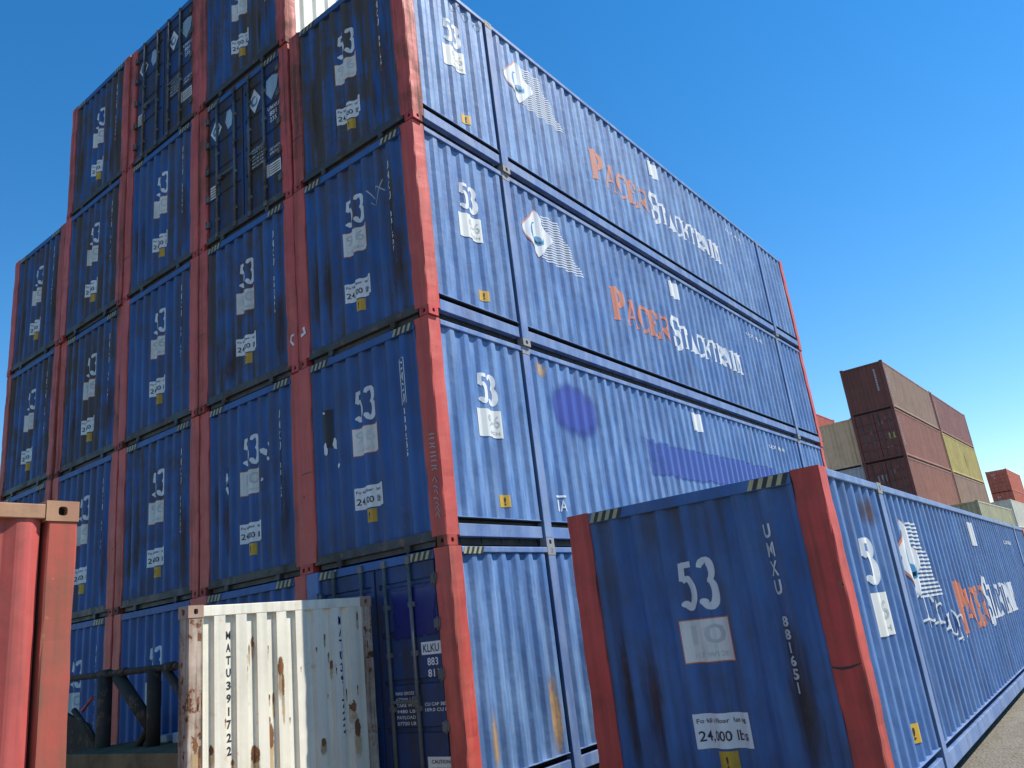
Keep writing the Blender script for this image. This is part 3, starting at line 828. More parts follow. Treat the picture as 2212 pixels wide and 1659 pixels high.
def container53(col, row, loc, label, door=False, dirt=.3, pdirt=None, number=0, rz=0.0, placard=0, logo=True, extra=(), side='blue', top_stripe=True, nosign=False, ghost=False, chalk_lit=.8, fl=None, post_chalk=.45, end_chalk=.12, group='blue containers with red corner posts'):
    t = thing('cargo_container', label, 'shipping container', loc, rz, group)
    seed = rnd.random()
    if pdirt is None: pdirt = dirt
    def add(key, name, dt=dirt, **k):
        me = K[key] if isinstance(key, str) else key
        return link(name, me, t, color=(dt, seed, chalk_lit if key == 'side' else (post_chalk if name == 'corner_post' else (.7 if key in ('top_side', 'mid_post', 'bottom_side') else end_chalk))), **k)  # long sides paler than ends: bleached paint plus sunlit tone put in the colour
    if door:
        for k in ('door_l', 'door_r'): 
            dl = add(k, 'door')
            rods = K['rods'][:2] if k == 'door_l' else K['rods'][2:]
            for r in rods: link('lock_rod', r, dl, color=(dirt, seed, .5))
            link('door_handle', K['handles'][0 if k == 'door_l' else 1], dl, color=(dirt, seed, .5))
            for hm in K['hinge'][0 if k == 'door_l' else 1]: link('hinge', hm, dl, color=(dirt, seed, .5))
        add('door_gap', 'door_seal')
    else:
        add('end', 'end_panel')
        if not ghost:
            sh = 0.0 if rz or col == 0 else rnd.uniform(-.05, .05)
            n0 = len(t.children)
            add('m53', 'painted_number', dt=.12)
            b, p, x = PL[placard]
            add(b, 'placard_border', dt=.3); pp = add(p, 'placard', dt=.25); add(x, 'placard_print', dt=0)
            if not nosign:
                add('sign', 'rating_sign', dt=.1); add('sign_txt', 'sign_print', dt=0)
                add('sticker', 'warning_sticker', dt=.3); add('sticker_txt', 'sticker_print', dt=0)
            add(K['codes'][number] if isinstance(number, int) else K[number], 'painted_code', dt=.3)
            for q in t.children:
                if q.name.startswith(('painted', 'placard', 'rating', 'sign', 'warning', 'sticker')): q.location.z = sh
    add('post_fr', 'corner_post', pdirt); pl_ = add('post_fl', 'corner_post', pdirt)
    if fl: pl_.material_slots[0].link = 'OBJECT'; pl_.material_slots[0].material = M[fl]
    add('cast_r', 'corner_casting', .8); add('cast_l', 'corner_casting', .8)
    add('header', 'top_end_rail', .15)
    if top_stripe: add('hazard', 'hazard_marking', .3)
    add('sill', 'bottom_end_rail', .7)
    add('floor', 'underframe', .5); add('roof', 'roof', .4)
    s = add('side', 'side_panel', .16)
    if side != 'blue':
        s.material_slots[0].link = 'OBJECT'; s.material_slots[0].material = M[side]
    s2 = add('side', 'side_panel', .2); s2.rotation_euler = (0, 0, math.pi)
    add('back', 'rear_wall'); add('post_br', 'corner_post', .2); add('post_bl', 'corner_post', .2)
    if col == 0:
        add('top_side', 'top_rail', .2); add('bottom_side', 'bottom_rail', .25)
        add('mid_post', 'middle_post', .2); add('mid_cast', 'corner_casting', .2)
        for k, nm, dt in (('s53', 'painted_number', .1), ('s_pl', 'placard', .1), ('s_pl_t', 'placard_print', 0), ('s_st', 'warning_sticker', .2), ('s_st_t', 'sticker_print', 0), ('s_top', 'placard', .1), ('s_id', 'painted_number', .1)):
            if not ghost: add(k, nm, dt)
        if logo:
            for k, nm in (('pacer', 'painted_lettering'), ('stack', 'painted_lettering'), ('lines', 'speed_line_marking'), ('dia_o', 'emblem_border'), ('dia_w', 'emblem'), ('dia_t', 'emblem_curl')):
                o_ = link(nm, K[k], t, color=(.1, seed, min(1.0, chalk_lit + .1) if k != 'stack' else .4))
    else:
        add('top_side', 'top_rail', .2)
    for e in extra:
        if isinstance(e, tuple): add(e[0], e[1], e[2])
    return t

# ------------------------------------------------------------------ the tall stack
PITCH = 2.6128
OFF = (PITCH - W53) / 2
def cx_of(col): return -HX - col * PITCH + (0 if col == 0 else -OFF + OFF)
ORD = ['', 'lowest', 'second from the ground', 'third from the ground', 'fourth from the ground', 'top, fifth from the ground']
COLN = ['corner column with the sunlit long side', 'second column from the sunlit corner', 'third column from the sunlit corner', 'fourth column from the sunlit corner', 'far left column of the stack']
HEIGHTS = [4, 5, 5, 5, 4]
DIRT = {(0, 1): .45, (0, 2): .18, (0, 3): .38, (0, 4): 1.0, (1, 1): .1, (1, 2): .3, (1, 3): .55, (1, 4): .85, (1, 5): .8,
        (2, 1): .15, (2, 2): .55, (2, 3): .3, (2, 4): .35, (2, 5): .8, (3, 1): .1, (3, 2): .25, (3, 3): .75, (3, 4): .7, (3, 5): .85,
        (4, 1): .3, (4, 2): .5, (4, 3): .7, (4, 4): .6}
DOORS = {(0, 1), (1, 4), (2, 5)}
JIT = {(0, 4): (.035, .0), (0, 3): (0.0, 0), (0, 2): (-.035, 0), (0, 1): (-.03, 0)}
LBL = {
 (0, 1): 'blue container with barred doors marked KLKU at the foot of the corner column',
 (0, 2): 'blue container with dark repainted patches on its sunlit side, second up in corner column',
 (0, 3): 'blue container with orange and white side lettering, third up in corner column',
 (0, 4): 'grimy blue container topping the corner column, orange and white lettering on its side',
 (1, 1): 'blue container lowest in second column, mostly hidden behind the white rusty end wall',
 (1, 2): 'blue container with paint splashes around its 53, second up in second column from corner',
 (1, 3): 'rust streaked blue container directly below the door container in second column from corner',
 (1, 4): 'barred-door container, fourth up, left of the grimy one topping the corner column',
 (1, 5): 'dirty blue container with a cream long side, cut by the top edge of view',
 (2, 1): 'blue container lowest in third column, seen through the dark tube frame',
 (2, 2): 'blue container second up in third column, above the dark tube frame',
 (2, 3): 'clean blue container third up in the third column from the corner',
 (2, 4): 'bright blue container under the door container in the third column from the corner',
 (2, 5): 'barred-door container topping the third column, higher and further left of the two up high',
 (3, 1): 'blue container lowest in fourth column, just right of the near red container post',
 (3, 2): 'blue container second up in fourth column, lower part behind the red container',
 (3, 3): 'grimy blue container third up in the fourth column from the corner',
 (3, 4): 'weathered blue container fourth up in the fourth column from the corner',
 (3, 5): 'dark streaked blue container topping the fourth column, sky on its left',
 (4, 1): 'blue container lowest in leftmost column, mostly hidden by the near red container',
 (4, 2): 'blue container second up in leftmost column, just above the near red container',
 (4, 3): 'blue container third up in the leftmost column, sky at its left edge',
 (4, 4): 'blue container topping the leftmost, shorter column',
}
# one-off markings on ends
bm = bmesh.new()
for i, (u, z, r_) in enumerate([(.33, 1.92, .05), (.40, 1.80, .03), (.42, 2.02, .025), (-.62, 1.75, .05), (-.60, 1.55, .06), (-.63, 1.62, .03), (.30, 1.5, .02)]):
    blob(bm, u, z, r_, r_ * (2.2 if u < 0 else 1.1), 12, .5, 40 + i)
end53.conform(bm, .009); K['splash'] = mesh(bm, 'paint_splash', 'mark', False)
bm = bmesh.new(); rect(bm, -.83, -.66, 1.62, 2.16); end53.conform(bm, .005); K['bar'] = mesh(bm, 'black_tape', 'ink', False)
bm = bmesh.new()
for i, (u, z, a, b) in enumerate([(-.79, 1.60, .04, .10), (-.64, 1.66, .05, .08), (-.53, 1.33, .022, .03), (-.79, 2.12, .02, .02)]): blob(bm, u, z, a, b, 12, .4, 60 + i)
end53.conform(bm, .008); K['bar_w'] = mesh(bm, 'white_scuff', 'mark', False)
bm = bmesh.new()
ribbon(bm, [(.30, 2.22), (.42, 2.05), (.50, 2.2), (.62, 2.1)], .02); ribbon(bm, [(.34, 2.02), (.48, 1.9), (.6, 2.28)], .012)
end53.conform(bm, .008); K['scratch'] = mesh(bm, 'chalk_scratch', 'faint', False)
def grime_mesh(lst, seed):
    out = []
    for i, (u, z0, z1, w) in enumerate(lst):
        bm = bmesh.new()
        rect(bm, u - w, u + w, z0 - .1, z1 + .1)
        end53.conform(bm, .003)
        out.append(mesh(bm, 'rust_streak', 'grime', False))
    return out
K['g_a'] = grime_mesh([(.76, .12, 1.85, .17), (-.62, .35, 1.8, .16), (-.9, .3, 2.0, .10)], 5)
K['g_b'] = grime_mesh([(.76, .22, 2.1, .12), (-.78, .22, 2.2, .10), (.55, .3, 1.2, .05), (-.3, .22, 1.0, .06)], 15)
K['g_c'] = grime_mesh([(.80, .22, 1.5, .16), (-.45, .22, .95, .34), (-.8, .25, 1.5, .09)], 25)

# post markings: white tag scribbles
def post_marks(lst, name='white_scribble'):
    bm = bmesh.new()
    for (pts, w) in lst: ribbon(bm, pts, w)
    for v in bm.verts: v.co = Vector((v.co.x, -HY - .003 - v.co.y, v.co.z))
    return mesh(bm, name, 'mark', False)
r_ = random.Random(3)
scr = []
for k in range(9):
    z = 1.35 - k * .055
    scr.append(([(HX - .15, z), (HX - .10 + r_.uniform(-.01, .03), z + r_.uniform(-.02, .02)), (HX - .06, z - .01)], .014))
for k in range(7):
    z = .78 - k * .07
    scr.append(([(HX - .17 + r_.uniform(0, .04), z), (HX - .11, z + r_.uniform(.0, .05)), (HX - .08, z - .03)], .014))
K['pm_a'] = post_marks(scr)
for q in (K['pm_a'] if isinstance(K['pm_a'], list) else [K['pm_a']]):
    q.materials.clear(); q.materials.append(M['faint'])
K['g_code'] = grime_mesh([(.735, 1.0, 2.5, .085)], 1)
K['pm_b'] = post_marks([([(-HX + .07, .50), (-HX + .16, .52), (-HX + .13, .62)], .05)])
K['pm_c'] = post_marks([([(HX - .09, .42), (HX - .16, .50), (HX - .14, .58), (HX - .08, .58)], .035)])

K['weld'] = None
for nm_, z_ in (('weld_a', 1.35), ('weld_b', .92)):
    bm = bmesh.new(); ribbon(bm, [(-HX + .01, z_), (-HX + .10, z_ + .008), (-HX + .24, z_ + .002)], [.010, .014, .006])
    ribbon(bm, [(-HX + .03, z_ - .3), (-HX + .05, z_ - .32)], [.02, .012])
    for v in bm.verts: v.co = Vector((v.co.x, -HY - .003, v.co.z))
    K[nm_] = mesh(bm, 'weld_seam', 'ink', False)
K['w_tan1'] = side_mesh(lambda b: rect(b, .42, .66, .15, 1.25), 'rust_halo', 'paint_loss', .003)
K['w_tan2'] = side_mesh(lambda b: rect(b, 1.60, 1.92, .15, 1.45), 'rust_halo', 'paint_loss', .003)
K['w_top'] = side_mesh(lambda b: rect(b, 2.22, 2.62, 2.45, 2.80), 'rust_halo', 'rust_stain', .003)
def dd(bm):
    r = random.Random(8)
    for k in range(6):
        u = 1.05 + k * .15; z = 2.66 + r.uniform(-.03, .03)
        ribbon(bm, arc(u, z, .06, .07, r.uniform(0, 360), 360 + r.uniform(60, 200), 10), .014, k * .0003)
K['w_teal'] = side_mesh(dd, 'teal', 'spray_scribble', .006)
EXTRA = {
 (0, 1): [(k, n, .15) for k, n in (('k_patch', 'fresh_paint_patch'), ('k_box', 'code_box'), ('k_code', 'painted_code'), ('k_txt', 'painted_lettering'), ('k_plate', 'data_placard'), ('k_plate_t', 'placard_print'), ('hazard_side', 'hazard_marking'), ('w_tan1', 'paint_loss'), ('w_tan2', 'paint_loss'))],
 (0, 2): [('w_top', 'rust_stain', .2), ('weld_a', 'weld_seam', .1), ('r2_blob', 'fresh_paint_patch', .05), ('r2_band', 'fresh_paint_patch', .05), ('r2_1a', 'painted_code', .1), ('bar', 'black_tape', .1), ('bar_w', 'white_scuff', .1), ('pm_a', 'white_scribble', .2)],
 (0, 3): [('scratch', 'chalk_scratch', .1), ('g_a', 'rust_streak', .3), ('pm_b', 'white_sticker', .2)],
 (0, 4): [('g_b', 'rust_streak', .6), ('w_teal', 'spray_scribble', .1), ('weld_b', 'weld_seam', .1)],
 (1, 2): [('splash', 'paint_splash', .1), ('g_a', 'rust_streak', .3)],
 (1, 3): [('weld_a', 'weld_seam', .1), ('g_c', 'rust_streak', .5), ('pm_c', 'white_scribble', .2)],
 (1, 5): [('g_b', 'rust_streak', .6)],
 (2, 4): [('weld_b', 'weld_seam', .1), ('g_a', 'rust_streak', .3)], (2, 2): [('g_a', 'rust_streak', .3)],
 (3, 5): [('g_b', 'rust_streak', .5)], (3, 3): [('g_a', 'rust_streak', .4)], (3, 2): [('g_a', 'rust_streak', .4)], (4, 4): [('g_a', 'rust_streak', .3)],
}
DTXT = [(k, n, .25) for k, n in (('d_dia', 'emblem'), ('d_curl', 'emblem_curl'), ('d_pale', 'painted_patch'), ('d_txt', 'painted_lettering'), ('d_pl', 'data_placard'), ('d_plt', 'placard_print'))]
for col, nrow in enumerate(HEIGHTS):
    for row in range(1, nrow + 1):
        jx, jy = JIT.get((col, row), (rnd.uniform(-.009, .009), rnd.uniform(-.02, .035)))
        ex = list(EXTRA.get((col, row), []))
        dr = (col, row) in DOORS
        if dr and (col, row) != (0, 1) : ex += DTXT
        if not dr and (col * 3 + row) % 2: ex.append(('g_code', 'rust_streak', .4))
        num = 'code_box' if (col, row) == (0, 2) else rnd.randrange(4)
        container53(col, row, (cx_of(col) + jx, HY + jy, (row - 1) * H53), LBL[(col, row)], door=dr, dirt=min(1.0, DIRT[(col, row)] + .14), top_stripe=(col < 2 or (row + col) % 2 == 0),
                    pdirt=DIRT[(col, row)] * .6 + .1, number=num, placard=1 if (col, row) in ((0, 2), (0, 3), (0, 4), (3, 3), (2, 2), (2, 3), (3, 2)) else 0,
                    logo=(row >= 3), extra=ex, side='cream' if (col, row) == (1, 5) else 'blue', ghost=((col, row) in ((0, 1), (1, 1))), fl='frame_blue' if (col, row) == (0, 1) else None, chalk_lit={1: .74, 2: .66, 3: .6, 4: .84}.get(row, .8) if col == 0 else .5)

# ------------------------------------------------------------------ near container on the right
FX, FY, FZ, FA = 4.2496, -0.0365, 0.0271, 0.006775
fc = Vector((FX, FY, FZ)) + Vector((-HX * math.cos(FA) - HY * math.sin(FA), -HX * math.sin(FA) + HY * math.cos(FA), 0))
gx = bmesh.new()
rg = random.Random(12)
for k in range(12):
    u = 2.78 + k * .185; z = 1.60 - k * .028 + rg.uniform(-.04, .04)
    w = rg.uniform(.10, .17); h = rg.uniform(.10, .19); a0 = rg.uniform(0, 360)
    ribbon(gx, arc(u, z, w * .7, h, a0, a0 + rg.uniform(150, 290), 12), .026, k * .0003)
    if k % 2: ribbon(gx, [(u - w * .7, z + h * .9), (u - w * .4, z - h * 1.1)], .026, k * .0003 + .00015)
    if k % 3 == 0: ribbon(gx, [(u - w * .6, z - h), (u + w * .7, z - h * .8)], .024, k * .0003 + .0001)
side53.conform(gx, .010); K['tag'] = mesh(gx, 'spray_scribble', 'mark', False)
K['oldpatch'] = side_mesh(lambda b: rect(b, .95, 1.92, 2.36, 2.78), 'grime', 'faded_patch', .003)
K['crease'] = None
bm = bmesh.new(); ribbon(bm, [(HX - .25, 1.27), (HX - .17, 1.255), (HX - .10, 1.262), (HX - .02, 1.285)], [.012, .022, .02, .008])
for v in bm.verts: v.co = Vector((v.co.x, -HY - .004, v.co.z))
K['crease'] = mesh(bm, 'post_crease', 'ink', False)
near_box = container53(0, 0, fc, 'near blue container marked UMXU 881651 with the 24,000 lbs sign, right foreground', dirt=.36, pdirt=.4,
            number=0, rz=FA, placard=0, post_chalk=0.2, end_chalk=.22, chalk_lit=.38, extra=[('g_a', 'rust_streak', .5), ('crease', 'post_crease', .1), ('oldpatch', 'faded_patch', .3), ('tag', 'spray_scribble', .1)])

# ------------------------------------------------------------------ ground
bm = bmesh.new()
def sm(a, b, x):
    t = max(0.0, min(1.0, (x - a) / (b - a))); return t * t * (3 - 2 * t)
gy = [-900, -200, -40, -12, -4] + [i * 1.0 for i in range(0, 46)] + [60, 90, 140, 300, 900]
gxs = [-900, -100, -30, -10, 0, 1.5, 3, 5, 8, 12, 20, 40, 100, 900]
rows = []
for y in gy:
    z = -0.095 * min(1, max(0, y) / 15.0) * (1 - sm(25, 40, y))
    rows.append([bm.verts.new((x, y, z)) for x in gxs])
for i in range(len(gy) - 1):
    for j in range(len(gxs) - 1):
        bm.faces.new((rows[i][j], rows[i][j + 1], rows[i + 1][j + 1], rows[i + 1][j]))
g = link('ground', mesh(bm, 'ground', 'ground'))
g['kind'] = 'structure'; g['label'] = 'bare brown dirt yard ground under the containers'; g['category'] = 'ground'

# ------------------------------------------------------------------ ordinary containers
def iso_box(L, W, H, pm, panel, post='same', end='panel', near=False, front_faces='ends', key=None, castmat=None, pitch=.278):
    """meshes of an ordinary container, origin at its base centre, ends at -y and +y; returns list of (name, mesh, parent_name)"""
    hx, hy = W / 2, L / 2
    post_m = panel if post == 'same' else post
    cm = castmat or post_m
    pw, pd = 0.16, 0.165
    out = []
    side = Surf([(pd + .02, L - pd - .02, pitch, .038, .016, .0)], lambda u, z, d: (hx - d, u - hy, z), soft=near)
    endS = Surf([(-hx + pw, hx - pw, (W - 2 * pw) / 9, .042, .025, 0.0)], lambda u, z, d: (u, -hy + d, z))
    side.soft = False
    bm = bmesh.new(); side.panel(bm, .15, H - .08); out.append(('side_panel', mesh(bm, 'side_panel', panel), 0))
    out.append(('side_panel', out[0][1], math.pi))
    bm = bmesh.new(); endS.panel(bm, .16, H - .10); em = mesh(bm, 'end_panel', panel)
    out.append(('end_panel', em, math.pi))
    if end == 'panel': out.append(('end_panel', em, 0))
    for sx in (-1, 1):
        for sy in (-1, 1):
            bm = bmesh.new()
            xa, xb = sorted((sx * hx, sx * (hx - pw))); ya, yb = sorted((sy * hy, sy * (hy - pd)))
            wobbly_post(bm, xa, xb, ya, yb, .118, H - .118, .006 if near else .003, 77 + sx + 2 * sy, 24 if near else 6, .008)
            out.append(('corner_post', mesh(bm, 'corner_post', post_m), 0))
            for za, zb in ((0, .118), (H - .118, H)):
                bm = bmesh.new()
                xa, xb = sorted((sx * (hx + .004), sx * (hx - .162))); ya, yb = sorted((sy * (hy + .004), sy * (hy - .178)))
                casting(bm, xa, xb, ya, yb, za, zb, ('+x' if sx > 0 else '-x', '+y' if sy > 0 else '-y'), .45)
                if near: bmesh.ops.remove_doubles(bm, verts=bm.verts[:], dist=1e-5)
                out.append(('corner_casting', mesh(bm, 'corner_casting', [cm, 'cavity']), 0))
    for sx in (-1, 1):
        bm = bmesh.new(); xa, xb = sorted((sx * (hx - .001), sx * (hx - .065)))
        box(bm, xa, xb, -hy + .178, hy - .178, H - (.105 if near else .13), H - (.022 if near else .055), .005); out.append(('top_rail', mesh(bm, 'top_rail', cm if near else post_m), 0))
        bm = bmesh.new()
        box(bm, xa, xb, -hy + .178, hy - .178, .08, .19, .006); out.append(('bottom_rail', mesh(bm, 'bottom_rail', post_m), 0))
    for sy in (-1, 1):
        ya, yb = sorted((sy * (hy - .002), sy * (hy - .09)))
        bm = bmesh.new(); box(bm, -hx + .165, hx - .165, ya, yb, H - .13, H - .05, .006); out.append(('top_end_rail', mesh(bm, 'top_end_rail', post_m), 0))
        bm = bmesh.new(); box(bm, -hx + .165, hx - .165, ya, yb, .07, .18, .006); out.append(('bottom_end_rail', mesh(bm, 'bottom_end_rail', post_m), 0))
    bm = bmesh.new(); box(bm, -hx + .06, hx - .06, -hy + .06, hy - .06, H - .09, H - .06); out.append(('roof', mesh(bm, 'roof', panel), 0))
    bm = bmesh.new(); box(bm, -hx + .08, hx - .08, -hy + .1, hy - .1, .0, .16); out.append(('underframe', mesh(bm, 'underframe', 'under'), 0))
    if end == 'door':
        dz = hx - pw
        for s_ in (-1, 1):
            bm = bmesh.new(); xa, xb = sorted((s_ * .01, s_ * (dz - .01)))
            pr = None; f0 = -hy + .03
            pf = [(.18, 0)]
            for z in (.7, 1.2, 1.7, 2.2): pf += [(z - .05, 0), (z - .03, .025), (z + .03, .025), (z + .05, 0)]
            pf += [(H - .12, 0)]
            for z, dp in pf:
                row = [bm.verts.new((x, f0 + q, z)) for x, q in ((xa, .02), (xa + .01, 0), (xa + .06, dp), (xb - .06, dp), (xb - .01, 0), (xb, .02))]
                if pr:
                    for k in range(5): bm.faces.new((pr[k], pr[k + 1], row[k + 1], row[k]))
                pr = row
            dm = mesh(bm, 'door', panel)
            subs = []
            for x in (s_ * .25, s_ * .75):
                bm = bmesh.new(); tube(bm, (x, -hy + .0, .1), (x, -hy + .0, H - .06), .018, 8)
                box(bm, x - .05, x + .05, -hy - .012, -hy + .03, 1.1, 1.16)
                subs.append(('lock_rod', mesh(bm, 'lock_rod', 'rod')))
            bm = bmesh.new(); box(bm, *sorted((s_ * .25, s_ * .7)), -hy - .03, -hy - .018, 1.2, 1.235); subs.append(('door_handle', mesh(bm, 'door_handle', 'rod')))
            out.append(('door', dm, 0, subs))
    return out, side, endS

_cache = {}
def place_iso(label, loc, rz=0.0, L=12.192, H=2.896, panel='brown', post='same', end='panel', dirt=.3, decals=(), group=None, near=False, castmat=None, cat='shipping container'):
    key = (L, H, panel, post, end, near, castmat)
    if key not in _cache: _cache[key] = iso_box(L, 2.438, H, None, panel, post, end, near, castmat=castmat)
    parts, side, endS = _cache[key]
    t = thing('cargo_container', label, cat, loc, rz, group)
    seed = rnd.random()
    for p in parts:
        o = link(p[0], p[1], t, rz=p[2], color=((.75 if near and p[0] in ('corner_post', 'top_rail') else dirt), seed, .5))
        if len(p) > 3:
            for n, m in p[3]: link(n, m, o, color=(dirt, seed, .5))
    for which, draw, mat, name in decals:
        bm = bmesh.new(); draw(bm)
        (side if which == 'side' else endS).conform(bm, .005)
        link(name, mesh(bm, name, mat, False), t, color=(.2, seed, .5))
    return t

# near red container, its sunlit long side faces the camera
RL = 6.058
def red_loc(): return (1.325 - 1.219, -4.745 - RL / 2, 0)
place_iso('near red container with chipped tan corner casting at the left edge', red_loc(), L=RL, H=2.896, panel='red', post='red_worn', near=True, castmat='tan', dirt=.35)

# ------------------------------------------------------------------ rusty white end wall of a folding flat rack, facing +x
WX, WY0, WY1, WZ = -1.33, -2.455, -.055, 2.47
wt = thing('flat_rack', 'rusty white flat rack whose corrugated end wall is half in shade', 'flat rack', (WX, (WY0 + WY1) / 2, 0))
wc = (.35, .37, .5)
hw = (WY1 - WY0) / 2
wsurf = Surf([(-hw + .155, hw - .155, .25, .045, .002, 0.0)], lambda u, z, d: (-d, u, z))
class WS(Surf):
    pass
def wpanel_breaks():
    us = [-hw + .155]
    k = 0
    st = -2.293 - (WY0 + WY1) / 2
    while True:
        a = st + k * .25
        if a + .13 > hw - .155: break
        us += [a, a + .012, a + .108, a + .122]; k += 1
    return us + [hw - .155], st
_wb, _wst = wpanel_breaks()
def wdepth(u):
    t = (u - _wst) % .25
    if u < _wst or u > _wb[-2] + 1e-4: return .003
    if t < .012: return .003 + .045 * t / .012
    if t < .108: return .048
    if t < .122: return .048 - .045 * (t - .108) / .014
    return .003
wsurf.breaks = lambda a, b: [x for x in _wb if a < x < b]
wsurf.depth = wdepth
bm = bmesh.new(); pr = None
for u in _wb:
    row = [bm.verts.new((-wdepth(u), u, z)) for z in (.55, 1.5, WZ - .112)]
    if pr:
        for k in range(2): bm.faces.new((pr[k], row[k], row[k + 1], pr[k + 1]))
    pr = row
link('end_panel', mesh(bm, 'end_panel', 'white'), wt, color=(.15, .35, .5))
for s_ in (-1, 1):
    bm = bmesh.new(); ya, yb = sorted((s_ * hw, s_ * (hw - .15)))
    wobbly_post(bm, -.175, 0, ya, yb, .2, WZ - .118, .006, 31 + s_, 24, .008)
    link('corner_post', mesh(bm, 'corner_post', 'white_rust'), wt, color=(.85, .2, .5))
    bm = bmesh.new(); ya, yb = sorted((s_ * (hw + .004), s_ * (hw - .162)))
    casting(bm, -.178, .006, ya, yb, WZ - .118, WZ + .002, ('+x', '-y' if s_ < 0 else '+y'), .45)
    link('corner_casting', mesh(bm, 'corner_casting', ['casting_rust', 'cavity']), wt, color=(.3, .7, .5))
bm = bmesh.new(); box(bm, -.10, -.001, -hw + .163, hw - .163, WZ - .112, WZ - .006, .006)
link('top_rail', mesh(bm, 'top_rail', 'white'), wt, color=(.2, .6, .5))
bm = bmesh.new(); box(bm, -.16, -.001, -hw + .15, hw - .15, .2, .55, .006)
link('bottom_rail', mesh(bm, 'bottom_rail', 'white'), wt, color=(.4, .6, .5))
bm = bmesh.new(); box(bm, -5.9, -.001, -hw, hw, .0, .2, .01)
link('base', mesh(bm, 'base', 'slab'), wt, color=(.4, .6, .5))
bm = bmesh.new()
yc = (WY0 + WY1) / 2
vtext(bm, 'MATU391722', -1.985 - yc, 2.20, .05, .082, .04); wsurf.conform(bm, .003)
link('painted_code', mesh(bm, 'painted_code', 'ink', False), wt, color=(0, .5, .5))
bm = bmesh.new()
vtext(bm, 'MATU391722', -.535 - yc, 2.26, .075, .095, .035); wsurf.conform(bm, .003)
link('painted_code', mesh(bm, 'painted_code', 'patch_door', False), wt, color=(0, .5, .5))
RUST = [(-2.375, 1.9, .07, .13), (-2.37, 1.3, .06, .2), (-2.28, 2.2, .012, .02), (-2.05, 1.35, .010, .02), (-1.95, .95, .02, .03), (-1.25, 1.25, .008, .02), (-1.12, 1.75, .006, .015), (-1.70, 2.07, .022, .055), (-1.78, 1.93, .02, .035), (-1.77, 1.80, .018, .04), (-1.52, 1.95, .016, .03), (-1.51, 2.0, .014, .02), (-1.385, 1.79, .048, .10), (-1.36, 1.60, .022, .12), (-1.51, 1.50, .022, .03),
        (-1.455, 1.48, .016, .06), (-1.51, 1.28, .02, .035), (-1.49, 1.12, .04, .12), (-1.70, .98, .05, .09), (-2.19, 1.10, .02, .05), (-1.74, 2.0, .01, .05), (-2.35, 1.6, .02, .16), (-2.33, 1.1, .022, .2), (-2.34, 2.1, .025, .12),
        (-.745, 2.05, .028, .05), (-.70, 1.85, .024, .04), (-.68, 1.74, .016, .07), (-.63, 1.68, .02, .03), (-.28, 2.25, .03, .07), (-.40, 1.26, .08, .09), (-.36, 1.02, .09, .14), (-.46, 1.42, .02, .05), (-.33, 1.45, .02, .04), (-.9, 1.93, .025, .02),
        (-.17, 2.2, .04, .09), (-.73, 1.42, .012, .02), (-.85, .95, .08, .06), (-.14, 1.9, .02, .1)]
for i, (y, z, a, b) in enumerate(RUST):
    if y > -1.05: a, b = a * .62, b * .72
    bm = bmesh.new(); rect(bm, y - yc - a * 1.3, y - yc + a * 1.3, z - b * 4.0, z + b * 1.0); wsurf.conform(bm, .0015)
    link('rust_stain', mesh(bm, 'rust_stain', 'rust_halo', False), wt, color=(.1, i * .03, .5))
    bm = bmesh.new(); rect(bm, y - yc - a * .95, y - yc + a * .95, z - b * 1.2, z + b * 1.2); wsurf.conform(bm, .003)
    link('rust_patch', mesh(bm, 'rust_patch', 'rust', False), wt, color=(.3, i * .03, .5))

# ------------------------------------------------------------------ dark tube frame and the grey platform it stands on
pt = thing('steel_platform', 'weathered grey steel platform low between red and white containers', 'platform', (-3.9, -1.15, .2))
bm = bmesh.new()
box(bm, -1.72, 1.75, -.55, .55, .60, .80, .012)
link('deck', mesh(bm, 'deck', 'slab'), pt, color=(.4, .1, .5))
bm = bmesh.new(); box(bm, -1.70, 1.74, -.52, .52, .38, .57, .01); link('lower_beam', mesh(bm, 'lower_beam', 'slab'), pt, color=(.7, .3, .5))
bm = bmesh.new(); box(bm, -1.70, 1.74, -.52, .52, .0, .35, .01); link('side_beam', mesh(bm, 'side_beam', 'slab'), pt, color=(.9, .8, .5))
bt = bmesh.new(); box(bt, -.30, .30, -.2, .2, 0, .13, .02)
o = link('cement_block', mesh(bt, 'cement_block', 'grey'), None, (-3.75, -.85, 1.002), color=(.2, .2, .5)); o['label'] = 'pale block lying on the grey platform beside the white end wall'; o['category'] = 'block'
bt = bmesh.new(); box(bt, -.13, .13, -.12, .12, 0, .09, .015)
o = link('cement_block', mesh(bt, 'cement_block', 'grey'), None, (-4.45, -.85, 1.002), color=(.2, .6, .5)); o['label'] = 'small pale block near the foot of the tube frame post'; o['category'] = 'block'
tt = thing('tube_frame', 'dark rusty welded tube frame standing between the red and white containers', 'steel frame', (-4.9, -1.2, 0))
def tb(name, a, b, r, n=12):
    bm = bmesh.new(); tube(bm, (a[0] + 4.9, a[1] + 1.2, a[2]), (b[0] + 4.9, b[1] + 1.2, b[2]), r, n)
    return link(name, mesh(bm, name, 'steel_dark'), tt, color=(.5, rnd.random(), .5))
tb('top_tube', (-7.6, -1.2, 1.945), (-2.4, -1.2, 1.925), .042)
tb('post', (-5.52, -1.2, .0), (-5.52, -1.2, 1.93), .095)
tb('post', (-4.23, -1.2, 1.0), (-4.23, -1.2, 1.92), .085)
tb('post', (-6.8, -1.2, .0), (-6.8, -1.2, 1.93), .07)
tb('post', (-2.95, -1.2, 1.0), (-2.95, -1.2, 1.92), .062)
tb('brace', (-5.15, -1.2, 1.88), (-4.27, -1.2, 1.22), .085)
tb('brace', (-3.95, -1.2, 1.90), (-3.05, -1.2, 1.2), .055)
